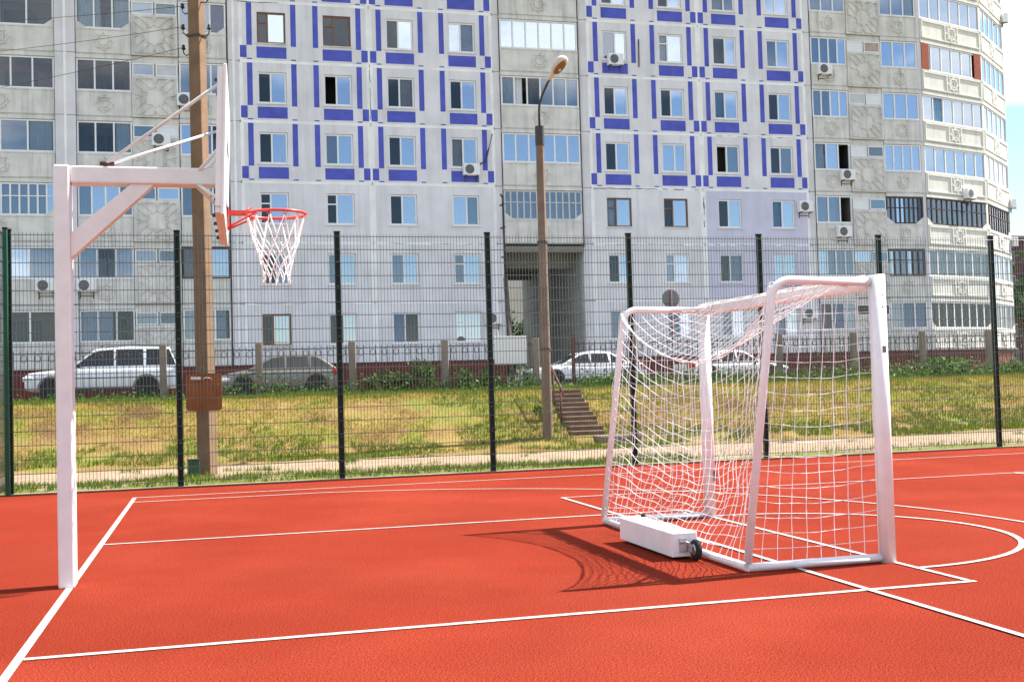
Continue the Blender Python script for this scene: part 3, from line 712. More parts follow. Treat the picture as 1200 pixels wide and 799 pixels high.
MB().box(-.125, .125, -.112, .112, 7.18, 7.21).obj('band', 'dark_steel', up)
up.rotation_euler = (0, R(-.45), R(-34))
def cable(name, lab, a, b, sag, r=.005):
    a, b = Vector(a), Vector(b); P = [a.lerp(b, t)-Vector((0, 0, sag*4*t*(1-t))) for t in np.linspace(0, 1, 30)]
    return tag(MB().tube([tuple(p) for p in P], r, 5).obj(name, 'car_trim'), lab, 'cable')
cable('overhead_cable', 'thin sagging wire from the topmost left hook of the utility pole', (.66, 12.7, 7.66), (-22, 40, 16.5), .9)
cable('overhead_cable', 'thin sagging wire from the middle left hook of the utility pole', (.66, 12.7, 7.32), (-22, 40, 14.6), .9)
cable('overhead_cable', 'thin sagging wire from the lowest left hook of the utility pole', (.66, 12.7, 6.98), (-22, 40, 11.9), .9)
bd = thing('brown_board', 'worn brown board with rounded corners and a small white label, hung on the utility pole', 'board', (.89, 12.50, 1.37), R(-6))
def rrect(w, h, r, n=6):
    P = []
    for cx, cz, a in ((w/2-r, h/2-r, 0), (-w/2+r, h/2-r, 90), (-w/2+r, -h/2+r, 180), (w/2-r, -h/2+r, 270)):
        P += [(cx+r*math.cos(R(a+90*i/n)), cz+r*math.sin(R(a+90*i/n))) for i in range(n+1)]
    return P
MB().prism(rrect(.56, .60, .06), -.012, .012).obj('panel', 'board_brown', bd)
MB().prism([(-.20, .205), (-.04, .20), (-.04, .245), (-.20, .25)], -.016, -.0125).obj('label', 'white_board', bd)
wr = MB(); wr.tube([(-.01, -.017, .20), (.0, -.02, .225), (.05, -.02, .23), (.12, -.02, .215), (.13, -.017, .19)], .006, 5); wr.obj('wire', 'white_board', bd)
for s in (-1, 1): MB().box(s*.12-.015, s*.12+.015, .012, .08, -.2, .2).obj('batten', 'dark_steel', bd)
bx = thing('metal_box', 'small dark green metal box standing at the foot of the utility pole', 'box', (.71, 12.45, 0.0), R(8))
rbox('case', 'fence_green', bx, -.09, .09, -.08, .08, 0, .30, .008, 1); rbox('lid', 'dark_steel', bx, -.10, .10, -.09, .09, .301, .318, .004, 1)

sl = thing('street_lamp', 'brown concrete street lamp on the bank with a bent arm and one lamp head', 'street lamp', (7.93, 17.0, .16))
MB().tube([(0, 0, -.4), (0, 0, 0), (.01, 0, 6.62)], .128, 8, True, False, r1=.088).obj('shaft', 'lamp_concrete', sl)
ml = MB()
me = MB().tube([(.01, 0, 6.3), (.01, 0, 6.72)], .100, 8, True, False).obj('collar', 'dark_steel', sl)
arm = [(.01, 0, 6.55), (.01, -.01, 7.05), (.01, -.04, 7.16), (.05, -.13, 7.36), (.11, -.27, 7.54), (.15, -.36, 7.64)]
MB().tube(arm, .026, 8).obj('arm', 'dark_steel', sl)
for z in (1.9, 4.2): MB().tube([(.004, 0, z), (.004, 0, z+.04)], .124, 8, True, False).obj('band', 'dark_steel', sl)
d = Vector((.40, -.62, .62)).normalized(); lx = d.cross(Vector((0, 0, 1))).normalized(); lz = lx.cross(d)
mx = Matrix((lx, d, lz)).transposed().to_4x4(); mx.translation = Vector((.135, -.33, 7.62))
hd = thing  # lamp head built along +y in its own frame
def lampshell(m, sc, low, high):
    n = 20; rings = []
    for i, (t, w) in enumerate(((-.02, .035), (.08, .05), (.18, .056), (.30, .12), (.42, .15), (.54, .145), (.62, .10), (.65, .03))):
        o = len(m.v)
        for j in range(n):
            a = 2*PI*j/n; x = w*sc*math.cos(a); z = (high if math.sin(a) > 0 else low)*w*math.sin(a)
            m.v.append(tuple(mx @ Vector((x, t, z))))
        rings.append(o)
    for a, b in zip(rings, rings[1:]):
        for j in range(n): m.face([a+j, a+(j+1) % n, b+(j+1) % n, b+j], True)
    m.face([rings[0]+j for j in range(n)]); m.face([rings[-1]+j for j in range(n)][::-1])
m = MB(); lampshell(m, 1.15, .4, .85); head = m.obj('lamp_head', 'lamp_shell', sl)
m = MB(); 
for (t0, t1, w) in ((.22, .60, .115),):
    n = 20; P = [(w*math.cos(2*PI*j/n), (t0+t1)/2+(t1-t0)/2*math.sin(2*PI*j/n)) for j in range(n)]
    o = len(m.v)
    for z, s in ((-.035, 1), (-.068, .92), (-.080, .6)):
        for p in P: m.v.append(tuple(mx @ Vector((p[0]*s, (t0+t1)/2+(p[1]-(t0+t1)/2)*s, z))))
    for k in range(2):
        for j in range(n): m.face([o+k*n+j, o+k*n+(j+1) % n, o+(k+1)*n+(j+1) % n, o+(k+1)*n+j], True)
    m.face([o+2*n+j for j in range(n)])
m.obj('lamp_glass', 'lamp_glass', head)
m = MB(); m.lathe([(.01, -.02), (.03, 0), (.035, .04), (.02, .07)], 10, mx @ Matrix.Translation((0, .36, -.088))); m.obj('bulb', 'lamp_shell', head)

sg = thing('road_sign', 'round grey road sign seen from its back on a post behind the goal', 'sign', (16.32, 30.0, 1.2))
MB().lathe([(.30, -.008), (.32, -.004), (.32, .004), (.30, .008)], 28, Matrix.Translation((0, .05, 2.93)) @ Matrix.Rotation(PI/2, 4, 'X'), False).obj('disc', 'sign_back', sg)
MB().tube([(0, 0, -.1), (0, 0, 3.2)], .034, 10).obj('post', 'rust', sg)
MB().box(-.26, .26, .0345, .04, 2.74, 2.77).obj('bracket', 'dark_steel', sg)
ms = thing('cable_mast', 'thin dark standpipe on a leaning brown strut at the left side of the passage', 'mast', (14.62, 46.0, 1.2))
MB().tube([(0, .45, 9.25), (-.02, .30, 9.2), (-.02, 0, 9.0), (0, 0, 5.0)], .05, 8).obj('pipe', 'dark_steel', ms)
MB().tube([(0, -.02, 5.2), (-.30, -2.0, -.2)], .11, 8).obj('strut', 'dark_wood', ms)
for z in (6.2, 7.6, 8.7): MB().box(-.06, .06, -.06, .55, z, z+.05).obj('clamp', 'dark_steel', ms)

# ------------------------------------------------------------------ stairs
st = thing('stairs', 'worn concrete steps with a rusty handrail climbing the grassy bank', 'stairs', (9.05, 17.2, 0))
for i in range(10):
    z = .30+i*.099; y = i*.28; j = .03*math.sin(i*2.3)
    me = bevel(MB().box(-.54+.036*i+j, .24+.030*i+j, y-.03, y+.34, z-.30, z).mesh('step', 'step_concrete'), .012, 1); put('step', me, st)
put('landing', bevel(MB().box(-.10, .85, -.65, -.02, .02, .20).mesh('landing', 'concrete'), .015, 1), st)
hr = MB(); hr.tube([(-.30, 2.6, 1.98), (-.32, 2.45, 1.98), (-.52, .75, 1.28), (-.56, .45, 1.10)], .024, 8); hr.obj('handrail', 'rust', st)
for x, y, z0, z1 in ((-.32, 2.45, 1.0, 1.97), (-.42, 1.6, .8, 1.62), (-.52, .75, .4, 1.27)): MB().tube([(x, y, z0), (x, y, z1)], .02, 8).obj('baluster', 'rust', st)

# ------------------------------------------------------------------ basketball stand
hp = thing('basketball_stand', 'white square steel basketball stand with braced arm, backboard, red ring and white net', 'basketball hoop', (-.02, 2.36, 0))
rbox('post', 'metal_white', hp, -.055, .055, -.10, .10, 0, 3.03, .012, 2)
rbox('arm', 'metal_white', hp, .056, 1.09, -.08, .08, 2.902, 3.028, .012, 2)
def beam(name, a, b, w, d, mt, par, wb=.01):
    a, b = Vector(a), Vector(b); l = (b-a).length; me = MB().box(-w/2, w/2, -d/2, d/2, 0, l).mesh(name, mt); bevel(me, wb, 2)
    me.transform(Matrix.Translation(a) @ (b-a).to_track_quat('Z', 'Y').to_matrix().to_4x4()); return put(name, me, par)
bm_ = MB().prism([(.056, 2.36), (.056, 2.54), (.475, 2.901), (.635, 2.901)], -.06, .06).mesh('brace', 'metal_white'); put('brace', bm_, hp)
# backboard frame of reference, turned slightly
BB = put('backboard', None, None)
mb = Matrix.Translation((1.145, 0, 3.075)) @ Matrix.Rotation(R(-1.6), 4, 'Z') @ Matrix.Rotation(R(2.0), 4, 'Y')
def bbm(me): me.transform(mb); return me
bpy.data.objects.remove(BB)
m = MB(); m.box(-.002, .022, -.90, .90, -.515, .515); bb = put('backboard', bbm(bevel(m.mesh('backboard', 'metal_white'), .004, 1)), hp)
for a in ((-.04, -.003, -.88, .88, .46, .50), (-.04, -.003, -.88, .88, -.50, -.46), (-.04, -.003, -.89, -.85, -.459, .459), (-.04, -.003, .85, .89, -.459, .459), (-.05, -.003, -.03, .03, -.459, .459)):
    put('frame_bar', bbm(MB().box(*a).mesh('frame_bar', 'metal_white')), bb)
for y in (-.6, -.2, .2, .6):
    for z in (-.48, .48): put('bolt', bbm(MB().tube([(-.065, y, z), (-.041, y, z)], .013, 6).mesh('bolt', 'dark_steel')), bb)
def boardmark(a): put('target_mark', bbm(MB().box(.0225, .0245, *a).mesh('target_mark', 'car_trim')), bb)
for a in ((-.295, .295, .08, .13), (-.295, -.245, -.32, .079), (.245, .295, -.32, .079), (-.295, .295, -.37, -.321)): boardmark(a)
MB().box(.26, .36, -.05, .05, 3.029, 3.065).obj('stay_bracket', 'rust', hp)
MB().tube([(.30, -.03, 3.055), (1.115, -.72, 3.50)], .012, 8).obj('stay', 'metal_white', hp)
MB().tube([(.30, .03, 3.055), (1.150, .72, 3.50)], .012, 8).obj('stay', 'metal_white', hp)
for s in (-1, 1): MB().tube([(.93, s*.05, 2.98), (1.125, s*.20, 3.18)], .014, 6).obj('strut', 'metal_white', hp); MB().tube([(.93, s*.05, 2.92), (1.11, s*.20, 2.77)], .014, 6).obj('strut', 'metal_white', hp)
RC = Vector((1.515, 0, 2.70)); RR = .225
rim = MB().tube([(RC.x+RR*math.cos(t), RR*math.sin(t), RC.z) for t in np.linspace(0, 2*PI, 48, endpoint=False)], .0115, 8, closed=True).obj('rim', 'rim_red', hp)
MB().box(1.17, 1.305, -.045, .045, 2.69, 2.72).obj('rim_arm', 'rim_red', rim); rbox('rim_plate', 'rim_red', hp, 1.157, 1.169, -.09, .09, 2.585, 2.74, .003, 1)
for s in (-1, 1): MB().tube([(1.16, s*.05, 2.59), (1.36, s*.16, 2.69)], .008, 6).obj('rim_brace', 'rim_red', rim)
MB().tube([(1.29, -.115, 2.705), (1.33, -.02, 2.75), (1.33, .02, 2.75), (1.29, .115, 2.705)], .007, 6).obj('rim_brace', 'rim_red', rim)
for i in range(12):
    a = 2*PI*(i+.5)/12; c = Vector((RC.x+RR*math.cos(a), RR*math.sin(a), RC.z-.014)); q = Vector((-math.sin(a), math.cos(a), 0))
    MB().tube([tuple(c+q*.016*math.cos(t)+Vector((0, 0, -.016*math.sin(t)))) for t in np.linspace(0, PI, 7)], .004, 5).obj('net_hook', 'rim_red', rim)
nm = MB(); rad = [.220, .175, .145, .125, .108, .10]; zz = [2.675, 2.50, 2.42, 2.35, 2.28, 2.21]
rr = random.Random(5)
def npnt(i, j): 
    a = 2*PI*(i+(.5 if j == 0 else (.5 if j % 2 == 0 else 0)))/12; return (RC.x+rad[j]*math.cos(a), rad[j]*math.sin(a), zz[j]+(.0 if j == 0 else .012*math.sin(i*2.1+j)))
for j in range(5):
    for i in range(12):
        p = npnt(i, j)
        for dlt in ((0, 1) if j % 2 == 0 else (0, -1)):
            k2 = i+dlt; a = Vector(p); b = Vector(npnt(k2, j+1)); nm.tube([tuple(a), tuple(a.lerp(b, .5)*1), tuple(b)], .0047, 5, False)
for i in range(12): 
    b = Vector(npnt(i, 5)); nm.tube([tuple(b), (b.x, b.y, b.z-.03-.02*rr.random())], .004, 5)
nm.obj('net', 'net_cord', hp)

# ------------------------------------------------------------------ football goal
GXp, GY0, GY1, GH = 5.70, .90, 3.94, 2.08
go = thing('football_goal', 'portable white five-a-side goal with slack net and a wheeled counterweight box', 'goal', (GXp, (GY0+GY1)/2, 0))
hw = (GY1-GY0)/2
def prof(name, a0, a1, horiz=False):
    P = rrect(.105, .125, .045, 5)
    if horiz: return MB().prism([(p[0], GH-.0525+p[1]*.84) for p in P], a0, a1, 'y').mesh(name, 'metal_white')
    return MB().prism(P, a0, a1, 'z').mesh(name, 'metal_white')
def sharp(me):
    for p in me.polygons: p.use_smooth = len(p.vertices) == 4
    return me
for s in (-1, 1):
    me = sharp(prof('goalpost', 0, GH)); p = put('goalpost', me, go, (0, s*hw, 0))
    MB().box(-.012, .018, -.0640, -.0622, 1.51, 1.56).obj('sticker', 'sign_back', p) if s < 0 else MB().box(.02, .05, -.0690, -.0655, .36, .46).obj('sticker', 'sticker', p)
    if s < 0:
        for z in (1.84, 1.93): MB().tube([(.002, -.061, z), (.002, -.068, z)], .008, 8).obj('bolt', 'dark_steel', p)
put('crossbar', sharp(prof('crossbar', -hw+.0635, hw-.0635, True)), go)
TB = -.84; BBx = -1.10; r = .030
for s in (-1, 1):
    y = s*(hw-.005)
    path = [(-.055, y, 2.03), (TB+.14, y, 2.045)]+[(TB+.14-.15*math.sin(t), y, 1.895+.15*math.cos(t)) for t in np.linspace(.25, 1.35, 6)]+[(TB-.05, y, 1.6), (BBx, y, .07)]
    MB().tube(path, r, 10).obj('stanchion', 'metal_white', go)
    MB().tube([(-.05, y, .036), (BBx, y, .036)], r, 10).obj('ground_bar', 'metal_white', go)
    MB().tube([(-.06, s*(hw-.32), 2.035), (-.36, y, 2.035)], .016, 8).obj('corner_brace', 'metal_white', go)
MB().tube([(BBx+.002, -hw+.02, .036), (BBx+.002, hw-.02, .036)], r-.001, 10).obj('rear_bar', 'metal_white', go)
cbx = rbox('counterweight_box', 'metal_white', go, BBx-.27, BBx-.06, -.80, .34, .022, .205, .008, 2)
wh = Matrix.Translation((BBx-.10, -.86, .080)) @ Matrix.Rotation(PI/2, 4, 'Y')
MB().lathe([(.045, -.022), (.070, -.020), (.078, -.009), (.078, .009), (.070, .020), (.045, .022)], 24, wh).obj('wheel', 'rubber', cbx)
MB().lathe([(.014, -.030), (.044, -.024), (.044, .024), (.014, .030)], 14, wh).obj('hub', 'steel', cbx)
for x in (-.147, -.083): MB().box(BBx+x-.004, BBx+x+.004, -.885, -.801, .068, .12).obj('wheel_fork', 'steel', cbx)
MB().box(BBx-.21, BBx-.155, -.815, -.8005, .06, .16).obj('end_plate', 'steel', cbx); MB().tube([(BBx-.20, -.815, .13), (BBx-.19, -.86, .145), (BBx-.155, -.87, .13)], .008, 6).obj('lever', 'steel', cbx)
for y in (-.6, .2): MB().box(BBx-.065, BBx-.02, y-.03, y+.03, .05, .09).obj('hinge', 'dark_steel', cbx)
MB().lathe([(.0, 0), (.022, .002), (.02, .02), (.008, .03)], 10, Matrix.Translation((BBx-.08, .27, .206))).obj('plug', 'rubber', cbx)
def netgrid(name, f, nu, nv, r=.0027, sub=2):
    m = MB()
    for i in range(nu+1): m.tube([f(i/nu, t) for t in np.linspace(0, 1, nv*sub+1)], r, 4, False)
    for j in range(nv+1): m.tube([f(t, j/nv) for t in np.linspace(0, 1, nu*sub+1)], r, 4, False)
    return m.obj(name, 'net_cord', go)
def backx(z): return BBx+.0+(TB-BBx)*min(1, z/1.95)-.012
def wav(a, b, s): return .022*noise.noise((a*5, b*7, s))
def f_side(s):
    def f(u, v):
        z = 2.03*(1-v)+.05*v - .05*math.sin(PI*u)*math.sin(PI*v)*(1 if s < 0 else 2.2)*(.4+v); xb = backx(z)
        return (-.06+(xb+.06)*u, s*(hw-.01)-s*.05*math.sin(PI*u)*math.sin(PI*v)+wav(u, v, s), z+wav(u, v, s+4)*.8*math.sin(PI*v))
    return f
netgrid('net_side', f_side(-1), 9, 18); netgrid('net_side', f_side(1), 9, 18)
def rope(u):
    k = (4*u*(1-u))**.75
    return Vector((TB-.03+.12*k, -hw+2*hw*u, 2.0-.50*k))
def f_back(u, v):
    k = 4*u*(1-u); a = rope(u); b = Vector((BBx-.01, -hw+2*hw*u, .055)); p = a.lerp(b, v)
    p.z -= .20*k*math.sin(PI*v)*(1-.4*v); p.x += .16*k*math.sin(PI*v)*(.4+v)
    p.x += wav(u*3, v, 8)*1.3+.03*math.sin(v*17+u*6)*v*k; p.y += wav(u*2, v, 2)*1.5+.03*math.sin(v*14+u*9)*math.sin(PI*v)*v*k; p.z = max(.045, p.z+.02*math.sin(u*37+v*9)*math.sin(PI*v)*v)
    return tuple(p)
netgrid('net_back', f_back, 27, 20)
def f_top(u, v):
    a = Vector((-.05, -hw+2*hw*u, 2.06)); b = rope(u); p = a.lerp(b, v); p.z -= .05*math.sin(PI*v)*math.sin(PI*u)
    return (p.x, p.y, p.z+wav(u*4, v, 6)*.6)
netgrid('net_top', f_top, 27, 8)
rp = MB()
for i in range(2): rp.tube([tuple(rope(t)+Vector((.01*math.sin(t*19+i*2), 0, .012*math.sin(t*23+i*3)))) for t in np.linspace(0, 1, 40)], .0045, 5)
for i in range(3): rp.tube([(-.05-.008*i, -hw+2*hw*t, 2.078+.004*math.sin(t*60+i*2)) for t in np.linspace(0.02, .98, 60)], .005, 5)
stuff(rp.obj('net_rope', 'net_cord', go))

# ------------------------------------------------------------------ cars
def car(name, lab, x, y, z, L, Wd, H, roof, belt=.56, hood=.50, deck=None, col='car_silver', flip=False, wheel=.33, wb=(.19, .80), suv=False, drop=0.):
    """front at local x=0, rear at L. roof = windscreen base, roof front, roof rear, rear window base (fractions)"""
    g = thing(name, lab, 'car', (x+(L if flip else 0), y, z), PI if flip else 0, 'cars parked on the road above the bank')
    zb = .22 if not suv else .34; w = Wd/2; hB = belt*H; hH = hood*H; hD = (deck or belt)*H
    a, b, c, d = [q*L for q in roof]
    def top(xx):
        if xx <= a: t = xx/a; return (hH*.80 if t < .02 else hH*.90+(hB*.985-hH*.90)*min(1, t)**.7)
        if xx >= d: t = (xx-d)/(L-d+1e-6); return hB+(hD-hB)*min(1, t*3)-.05*H*max(0, t-.75)
        return hB+(hD-hB)*0*(xx-a)/(d-a)
    xs = [0, .012*L, .05*L, .11*L, .2*L, .3*L, .4*L, .5*L, .6*L, .7*L, .8*L, .88*L, .95*L, .985*L, L]
    bm = bmesh.new(); prev = None
    for i, xx in enumerate(xs):
        t = xx/L; e = 1-.13*max(0, (.12-t)/.12)**1.6-.09*max(0, (t-.9)/.1)**1.6; ww = w*e; tz = top(xx); zz = zb+(.10 if i in (0, 14) else .03 if i in (1, 13) else 0)
        mid = zb+(tz-zb)*.5
        ring = [(0, zz), (ww*.82, zz), (ww*.96, zz+.07), (ww, mid), (ww*.985, tz-.13), (ww*.93, tz-.035), (ww*.78, tz+.0), (0, tz+.025)]
        ring += [(-p, q) for p, q in ring[1:-1][::-1]]
        vs = [bm.verts.new((xx, p, q)) for p, q in ring]
        if prev:
            k = len(vs)
            for j in range(k): bm.faces.new((prev[j], prev[(j+1) % k], vs[(j+1) % k], vs[j]))
        else: bm.faces.new(vs[::-1])
        prev = vs
    bm.faces.new(prev); bmesh.ops.recalc_face_normals(bm, faces=bm.faces)
    me = bpy.data.meshes.new('body'); bm.to_mesh(me); bm.free()
    tmp = bpy.data.objects.new('tmp', me); C.objects.link(tmp); tmp.modifiers.new('s', 'SUBSURF').levels = 2
    cuts = []
    for wx in wb:
        cm_ = MB().lathe([(wheel*1.16, -w*1.3), (wheel*1.16, -w+.26)], 28, Matrix.Translation((wx*L, 0, wheel+.01)) @ Matrix.Rotation(PI/2, 4, 'X')).mesh('cut', 'car_trim')
        cm2 = MB().lathe([(wheel*1.16, w-.26), (wheel*1.16, w*1.3)], 28, Matrix.Translation((wx*L, 0, wheel+.01)) @ Matrix.Rotation(PI/2, 4, 'X')).mesh('cut', 'car_trim')
        for q in (cm_, cm2):
            co = bpy.data.objects.new('cut', q); C.objects.link(co); cuts.append(co); mo = tmp.modifiers.new('b', 'BOOLEAN'); mo.operation = 'DIFFERENCE'; mo.object = co; mo.solver = 'EXACT'
    dg = bpy.context.evaluated_depsgraph_get(); me2 = bpy.data.meshes.new_from_object(tmp.evaluated_get(dg)); me2.name = 'body'
    for o in cuts+[tmp]: bpy.data.objects.remove(o)
    me2.materials.clear(); me2.materials.append(M[col]); me2.polygons.foreach_set('material_index', [0]*len(me2.polygons)); me2.polygons.foreach_set('use_smooth', [True]*len(me2.polygons))
    me2.set_sharp_from_angle(angle=.7)
    body = put('body', me2, g)
    # cabin
    yb, yr = w*.90, w*(.76 if suv else .68); zr = H-.03
    m = MB(); base = [(a, hB-.02), (b, zr-.045), (b+(c-b)*.45, zr+.03), (c, zr-.02), (d, hB-.02 if deck is None or abs(hD-hB) < .05 else hB)]
    def yy(q): return yb+(yr-yb)*(q-hB)/(zr-hB)
    n = len(base); m.v += [(p, -yy(q), q) for p, q in base]+[(p, yy(q), q) for p, q in base]
    m.face(list(range(n))); m.face(list(range(n, 2*n))[::-1])
    for i in range(n): j = (i+1) % n; m.face([i, n+i, n+j, j])
    me = bevel(m.mesh('cabin', col), .035, 3, .3); me.polygons.foreach_set('use_smooth', [True]*len(me.polygons)); me.set_sharp_from_angle(angle=.5); put('cabin', me, g)
    def ztop(xx):
        for (p, q), (p2, q2) in zip(base, base[1:]):
            if p <= xx <= p2: return q+(q2-q)*(xx-p)/(p2-p)
        return hB
    def sidewin(x0, x1, n_='window'):
        for s in (-1, 1):
            P = [(x0, hB+.04)]+[(q, min(ztop(q)-.075, zr-.075)) for q in np.linspace(x0+.02, x1-.02, 6)]+[(x1, hB+.04)]
            P = [(p, max(q, hB+.045)) for p, q in P]
            k = MB(); o = 0
            k.v = [(p, s*(yy(q)+.004), q) for p, q in P]+[(p, s*(yy(q)-.012), q) for p, q in P]; nn_ = len(P)
            k.face(list(range(nn_))); k.face(list(range(nn_, 2*nn_))[::-1])
            for i in range(nn_): j = (i+1) % nn_; k.face([i, nn_+i, nn_+j, j])
            k.obj(n_, 'car_win', g)
    W0 = a+(b-a)*.28
    B1 = a+(d-a)*.42; B2 = a+(d-a)*.69; W1 = d-(d-c)*.32
    sidewin(W0, B1-.03); sidewin(B1+.03, B2-.03); 
    if W1-B2 > .25: sidewin(B2+.05, W1)
    def scr(p0, p1, nme, i0=.12, i1=.9):
        (xa, za), (xb_, zb_) = p0, p1; k = MB(); nv = Vector((-(zb_-za), 0, (xb_-xa))).normalized()
        if nv.z < 0: nv = -nv
        P = []
        for t, s in ((i0, -1), (i0, 1), (i1, 1), (i1, -1)):
            xx = xa+(xb_-xa)*t; q = za+(zb_-za)*t; P.append(Vector((xx, s*(yy(q)-.07), q)))
        k.v = [tuple(p+nv*.006) for p in P]+[tuple(p-nv*.01) for p in P]; k.face([0, 1, 2, 3]); k.face([7, 6, 5, 4])
        for i in range(4): j = (i+1) % 4; k.face([i, 4+i, 4+j, j])
        k.obj(nme, 'car_win', g)
    scr(base[0], base[1], 'windscreen'); scr(base[4], base[3], 'rear_window')
    for s in (-1, 1):
        for wx in wb:
            mx = Matrix.Translation((wx*L, s*(w-.115), wheel)) @ Matrix.Rotation(s*PI/2, 4, 'X'); mx = Matrix.Translation((wx*L, s*(w-.12), wheel)) @ Matrix.Rotation(-s*PI/2, 4, 'X')
            ty = MB().lathe([(wheel*.66, -.09), (wheel*.94, -.10), (wheel, -.07), (wheel, .07), (wheel*.94, .10), (wheel*.66, .09)], 28, mx).obj('tyre', 'rubber', g)
            rm = MB(); rm.lathe([(wheel*.665, -.06), (wheel*.665, .056), (wheel*.60, .085), (wheel*.57, .05)], 24, mx)
            for i in range(6): rm.box(-.028, .028, .03, wheel*.60, .05, .075, mx @ Matrix.Rotation(i*PI/3, 4, 'Z'))
            rm.obj('rim', 'alloy', ty)
        e0 = w*.87
        k = MB(); k.box(-.02, .30, min(s*e0, s*(w*.965)), max(s*e0, s*(w*.965)), hH*.66, hH*.80); me = bevel(k.mesh('headlight', 'head_lamp'), .025, 2); put('headlight', me, g)
        th = (hD*.70, hD*.97) if not suv else (hD*.62, hD*1.10)
        k = MB(); k.box(L-.30 if not suv else L-.14, L+.012, min(s*w*.80, s*w*.985), max(s*w*.80, s*w*.985), th[0], th[1]); put('tail_light', bevel(k.mesh('tail_light', 'tail_red'), .03, 2), g)
        k = MB(); k.box(W0+.03, W0+.17, min(s*(w*.93), s*(w+.13)), max(s*(w*.93), s*(w+.13)), hB+.0, hB+.13); put('mirror', bevel(k.mesh('mirror', col if not suv else 'car_trim'), .03, 2), g)
        for q in (B1-.22, B2-.16): MB().box(q, q+.16, s*w*.995-.012, s*w*.995+.012, hB-.19, hB-.165).obj('handle', col, g)
        MB().box(L*(wb[0])+wheel*1.25, L*wb[1]-wheel*1.25, min(s*w*.9, s*w*.985), max(s*w*.9, s*w*.985), zb-.03, zb+.07).obj('sill', 'car_trim', g)
        if suv:
            MB().tube([(b+.15, s*(yr-.06), zr+.02), (b+.3, s*(yr-.06), zr+.075), (c-.2, s*(yr-.06), zr+.07), (c-.05, s*(yr-.06), zr+.02)], .018, 8).obj('roof_rail', 'car_trim', g)
    MB().box(-.035, .05, -w*.55, w*.55, hH*.55, hH*.78).obj('grille', 'car_trim', g)
    return g
M['car_win'] = M['car_trim'].copy(); M['car_win'].name = 'car_win'
_b = M['car_win'].node_tree.nodes['Principled BSDF']; _b.inputs['Roughness'].default_value = .06; _b.inputs['Specular IOR Level'].default_value = .6; _b.inputs['Coat Weight'].default_value = 0.
car('parked_suv', 'big silver estate four-wheel drive with dark windows parked behind the basketball post', -5.12, 36, 1.2, 5.13, 1.95, 1.84, (.28, .45, .925, .978), .61, .575, None, 'car_silver', wheel=.40, wb=(.175, .775), suv=True)
car('parked_crossover', 'greenish beige crossover parked right of the brown board', 1.34, 36, 1.2, 4.22, 1.82, 1.47, (.22, .42, .80, .97), .63, .55, None, 'car_beige', wheel=.34, wb=(.185, .79))
car('parked_sedan', 'white saloon parked in front of the passage behind the stairs', 12.78, 36, 1.19, 4.65, 1.78, 1.36, (.24, .42, .68, .86), .62, .56, .62, 'car_white', wheel=.32, wb=(.19, .79))
car('parked_sedan', 'white saloon seen through the goal net, facing right', 19.12, 36, 1.19, 4.33, 1.75, 1.30, (.25, .42, .68, .86), .60, .54, .61, 'car_white', wheel=.32, wb=(.19, .79), flip=True)

# ------------------------------------------------------------------ plants
def leaves(n, fpos, size, mt, name='foliage', seed=1):
    rng = np.random.default_rng(seed); P = np.array([fpos(rng) for _ in range(n)]); s = size*rng.uniform(.6, 1.3, n)
    A = rng.normal(size=(n, 3)); A /= np.linalg.norm(A, axis=1)[:, None]; B = np.cross(A, rng.normal(size=(n, 3))); B /= np.linalg.norm(B, axis=1)[:, None]
    a = A*s[:, None]; b = B*s[:, None]*.45
    v = np.stack([P-a, P-b, P+a, P+b], 1).reshape(-1, 3); me = bpy.data.meshes.new(name); me.vertices.add(4*n); me.vertices.foreach_set('co', v.ravel())
    me.loops.add(4*n); me.loops.foreach_set('vertex_index', np.arange(4*n)); me.polygons.add(n); me.polygons.foreach_set('loop_start', np.arange(n)*4); me.update(calc_edges=True)
    me.materials.append(M[mt]); return me
def bush(lab, x, y, z, w, d, h, n, mt, size=.07, seed=1, cat='bush', name='weed_bush'):
    g = thing(name, lab, cat, (x, y, z)); rr = random.Random(seed); cl = [(rr.uniform(-w, w)*.42, rr.uniform(-d, d)*.4, rr.uniform(.35, .8)*h, rr.uniform(.28, .45)) for _ in range(7)]
    def fp(rng):
        c = cl[rng.integers(len(cl))]; q = rng.normal(size=3)*c[3]*.5; return (c[0]+q[0]*w*.55, c[1]+q[1]*d*.55, max(.02, min(h*1.15, c[2]+q[2]*h*.7)))
    put('foliage', leaves(n, fp, size, mt, seed=seed), g)
    for c in cl: MB().tube([(c[0]*.3, c[1]*.3, -.05), (c[0]*.8, c[1]*.8, c[2]*.6), (c[0], c[1], c[2])], .012, 5).obj('stem', 'bark', g)
    return g
bush('dark leafy weeds at the fence foot between beige crossover and red plinth', 5.35, 22.3, 1.1, 1.2, .6, .75, 500, 'leaf_dark', .06, 2)
bush('tall dark weed in front of the red plinth, centre left', 6.2, 22.2, 1.1, .8, .5, .95, 380, 'leaf_dark', .06, 3)
bush('dark weed tuft left of the blank white sheet', 7.6, 22.3, 1.1, 1.1, .6, .7, 460, 'leaf_dark', .06, 4)
bush('grassy green clump under the white saloon by the stairs', 11.35, 22.1, 1.12, 1.5, .5, .45, 600, 'leaf_light', .07, 5)
bush('bright leafy weed at the fence foot right of the goal', 21.6, 22.2, 1.1, 1.3, .6, .7, 520, 'leaf_light', .09, 6)
bush('green weeds at the fence foot near the right edge', 24.0, 22.2, 1.1, 1.6, .6, .6, 520, 'leaf_light', .08, 7)
bush('dark shrub seen through the passage', 18.9, 60, 1.2, 2.2, 1.6, 4.6, 2600, 'leaf_dark', .16, 8, 'shrub', 'garden_shrub')
bush('spiky weed on the slope beside the handrail', 8.3, 18.3, .5, .5, .4, .42, 160, 'leaf_light', .06, 9)
rngw = np.random.default_rng(4)
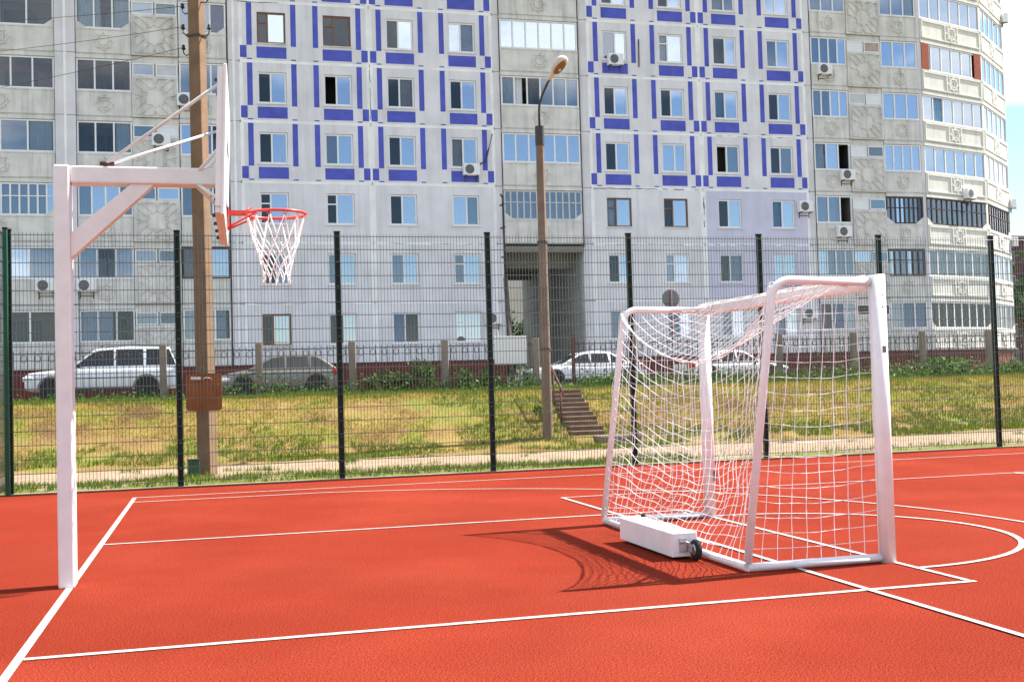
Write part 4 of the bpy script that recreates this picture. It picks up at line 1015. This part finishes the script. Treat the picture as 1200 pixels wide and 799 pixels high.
def wf(rng):
    x = rng.uniform(-10, 28); k = .5+.5*noise.noise((x*.7, 2, 0))
    if 9.3 < x < 10.3: x = 9.0
    return (x, 22.2+rng.normal()*.3, 1.15+abs(rng.normal())*(.24 if x > 0.5 else .12)*(.45+k))
stuff(put('weeds', leaves(11000, wf, .055, 'leaf_dark', 'weeds', 21)))
stuff(put('weeds', leaves(6000, lambda r: (lambda p: (p[0] if p[0] > 11 else p[0]+17, p[1]-.25, p[2]))(wf(r)), .06, 'leaf_light', 'weeds', 22)))
# tree and red block beyond the right end of the building
def tree(lab, x, y, h, w, seed, n=5000, size=.22):
    g = thing('street_tree', lab, 'tree', (x, y, 1.1)); rr = random.Random(seed)
    MB().tube([(0, 0, -.2), (.05, .0, h*.3), (0, .1, h*.75)], .22, 8, r1=.06).obj('trunk', 'bark', g)
    cl = []
    for i in range(22):
        a = rr.uniform(0, 2*PI); q = rr.uniform(.2, 1)**.6*w*.5; z = h*rr.uniform(.3, .98); q *= 1.1-.7*abs(z/h-.55); cl.append((q*math.cos(a), q*math.sin(a), z, rr.uniform(.10, .17)*w))
        if i % 3 == 0: MB().tube([(0, .03, h*.3+z*.15), (cl[-1][0]*.6, cl[-1][1]*.6, z*.8), cl[-1][:3]], .06, 6, r1=.02).obj('limb', 'bark', g)
    def fp(rng): c = cl[rng.integers(len(cl))]; q = rng.normal(size=3); q *= c[3]*rng.uniform(.5, 1.15)/np.linalg.norm(q); return (c[0]+q[0], c[1]+q[1], c[2]+q[2]*.8)
    put('crown', leaves(n, fp, size, 'leaf_dark', 'crown', seed), g)
tree('dark leafy tree beyond the right corner of the apartment block', 57.5, 62, 8.5, 6.5, 31)
tree('smaller dark tree at the far right edge beyond the block', 63, 64, 7.5, 7, 32)
def block(lab, x0, x1, y, h, mt, nx, nz):
    g = thing('far_building', lab, 'building', ((x0+x1)/2, y, 1.0)); w = (x1-x0)/2
    MB().box(-w, w, 0, 10, 0, h).obj('wall', mt, g); MB().box(-w-.2, w+.2, -.2, 10.2, h+.004, h+.35).obj('roof', 'concrete', g)
    me = MB().box(-.75, .75, -.06, .02, 0, 1.5).mesh('window', 'pvc'); mp_ = MB().box(-.66, .66, -.075, -.062, .08, 1.42).mesh('pane', 'car_win')
    for i in range(nx):
        for j in range(nz): q = put('window', me, g, (-w+(i+.5)*2*w/nx, 0, 1.4+j*2.9)); put('pane', mp_, q)
block('dark red brick block far behind the right end of the apartment building', 92, 112, 110, 16.0, 'far_brick', 7, 5)
block('pale wall of a building seen through the passage', 17, 52, 92, 14, 'far_pale', 0, 0)
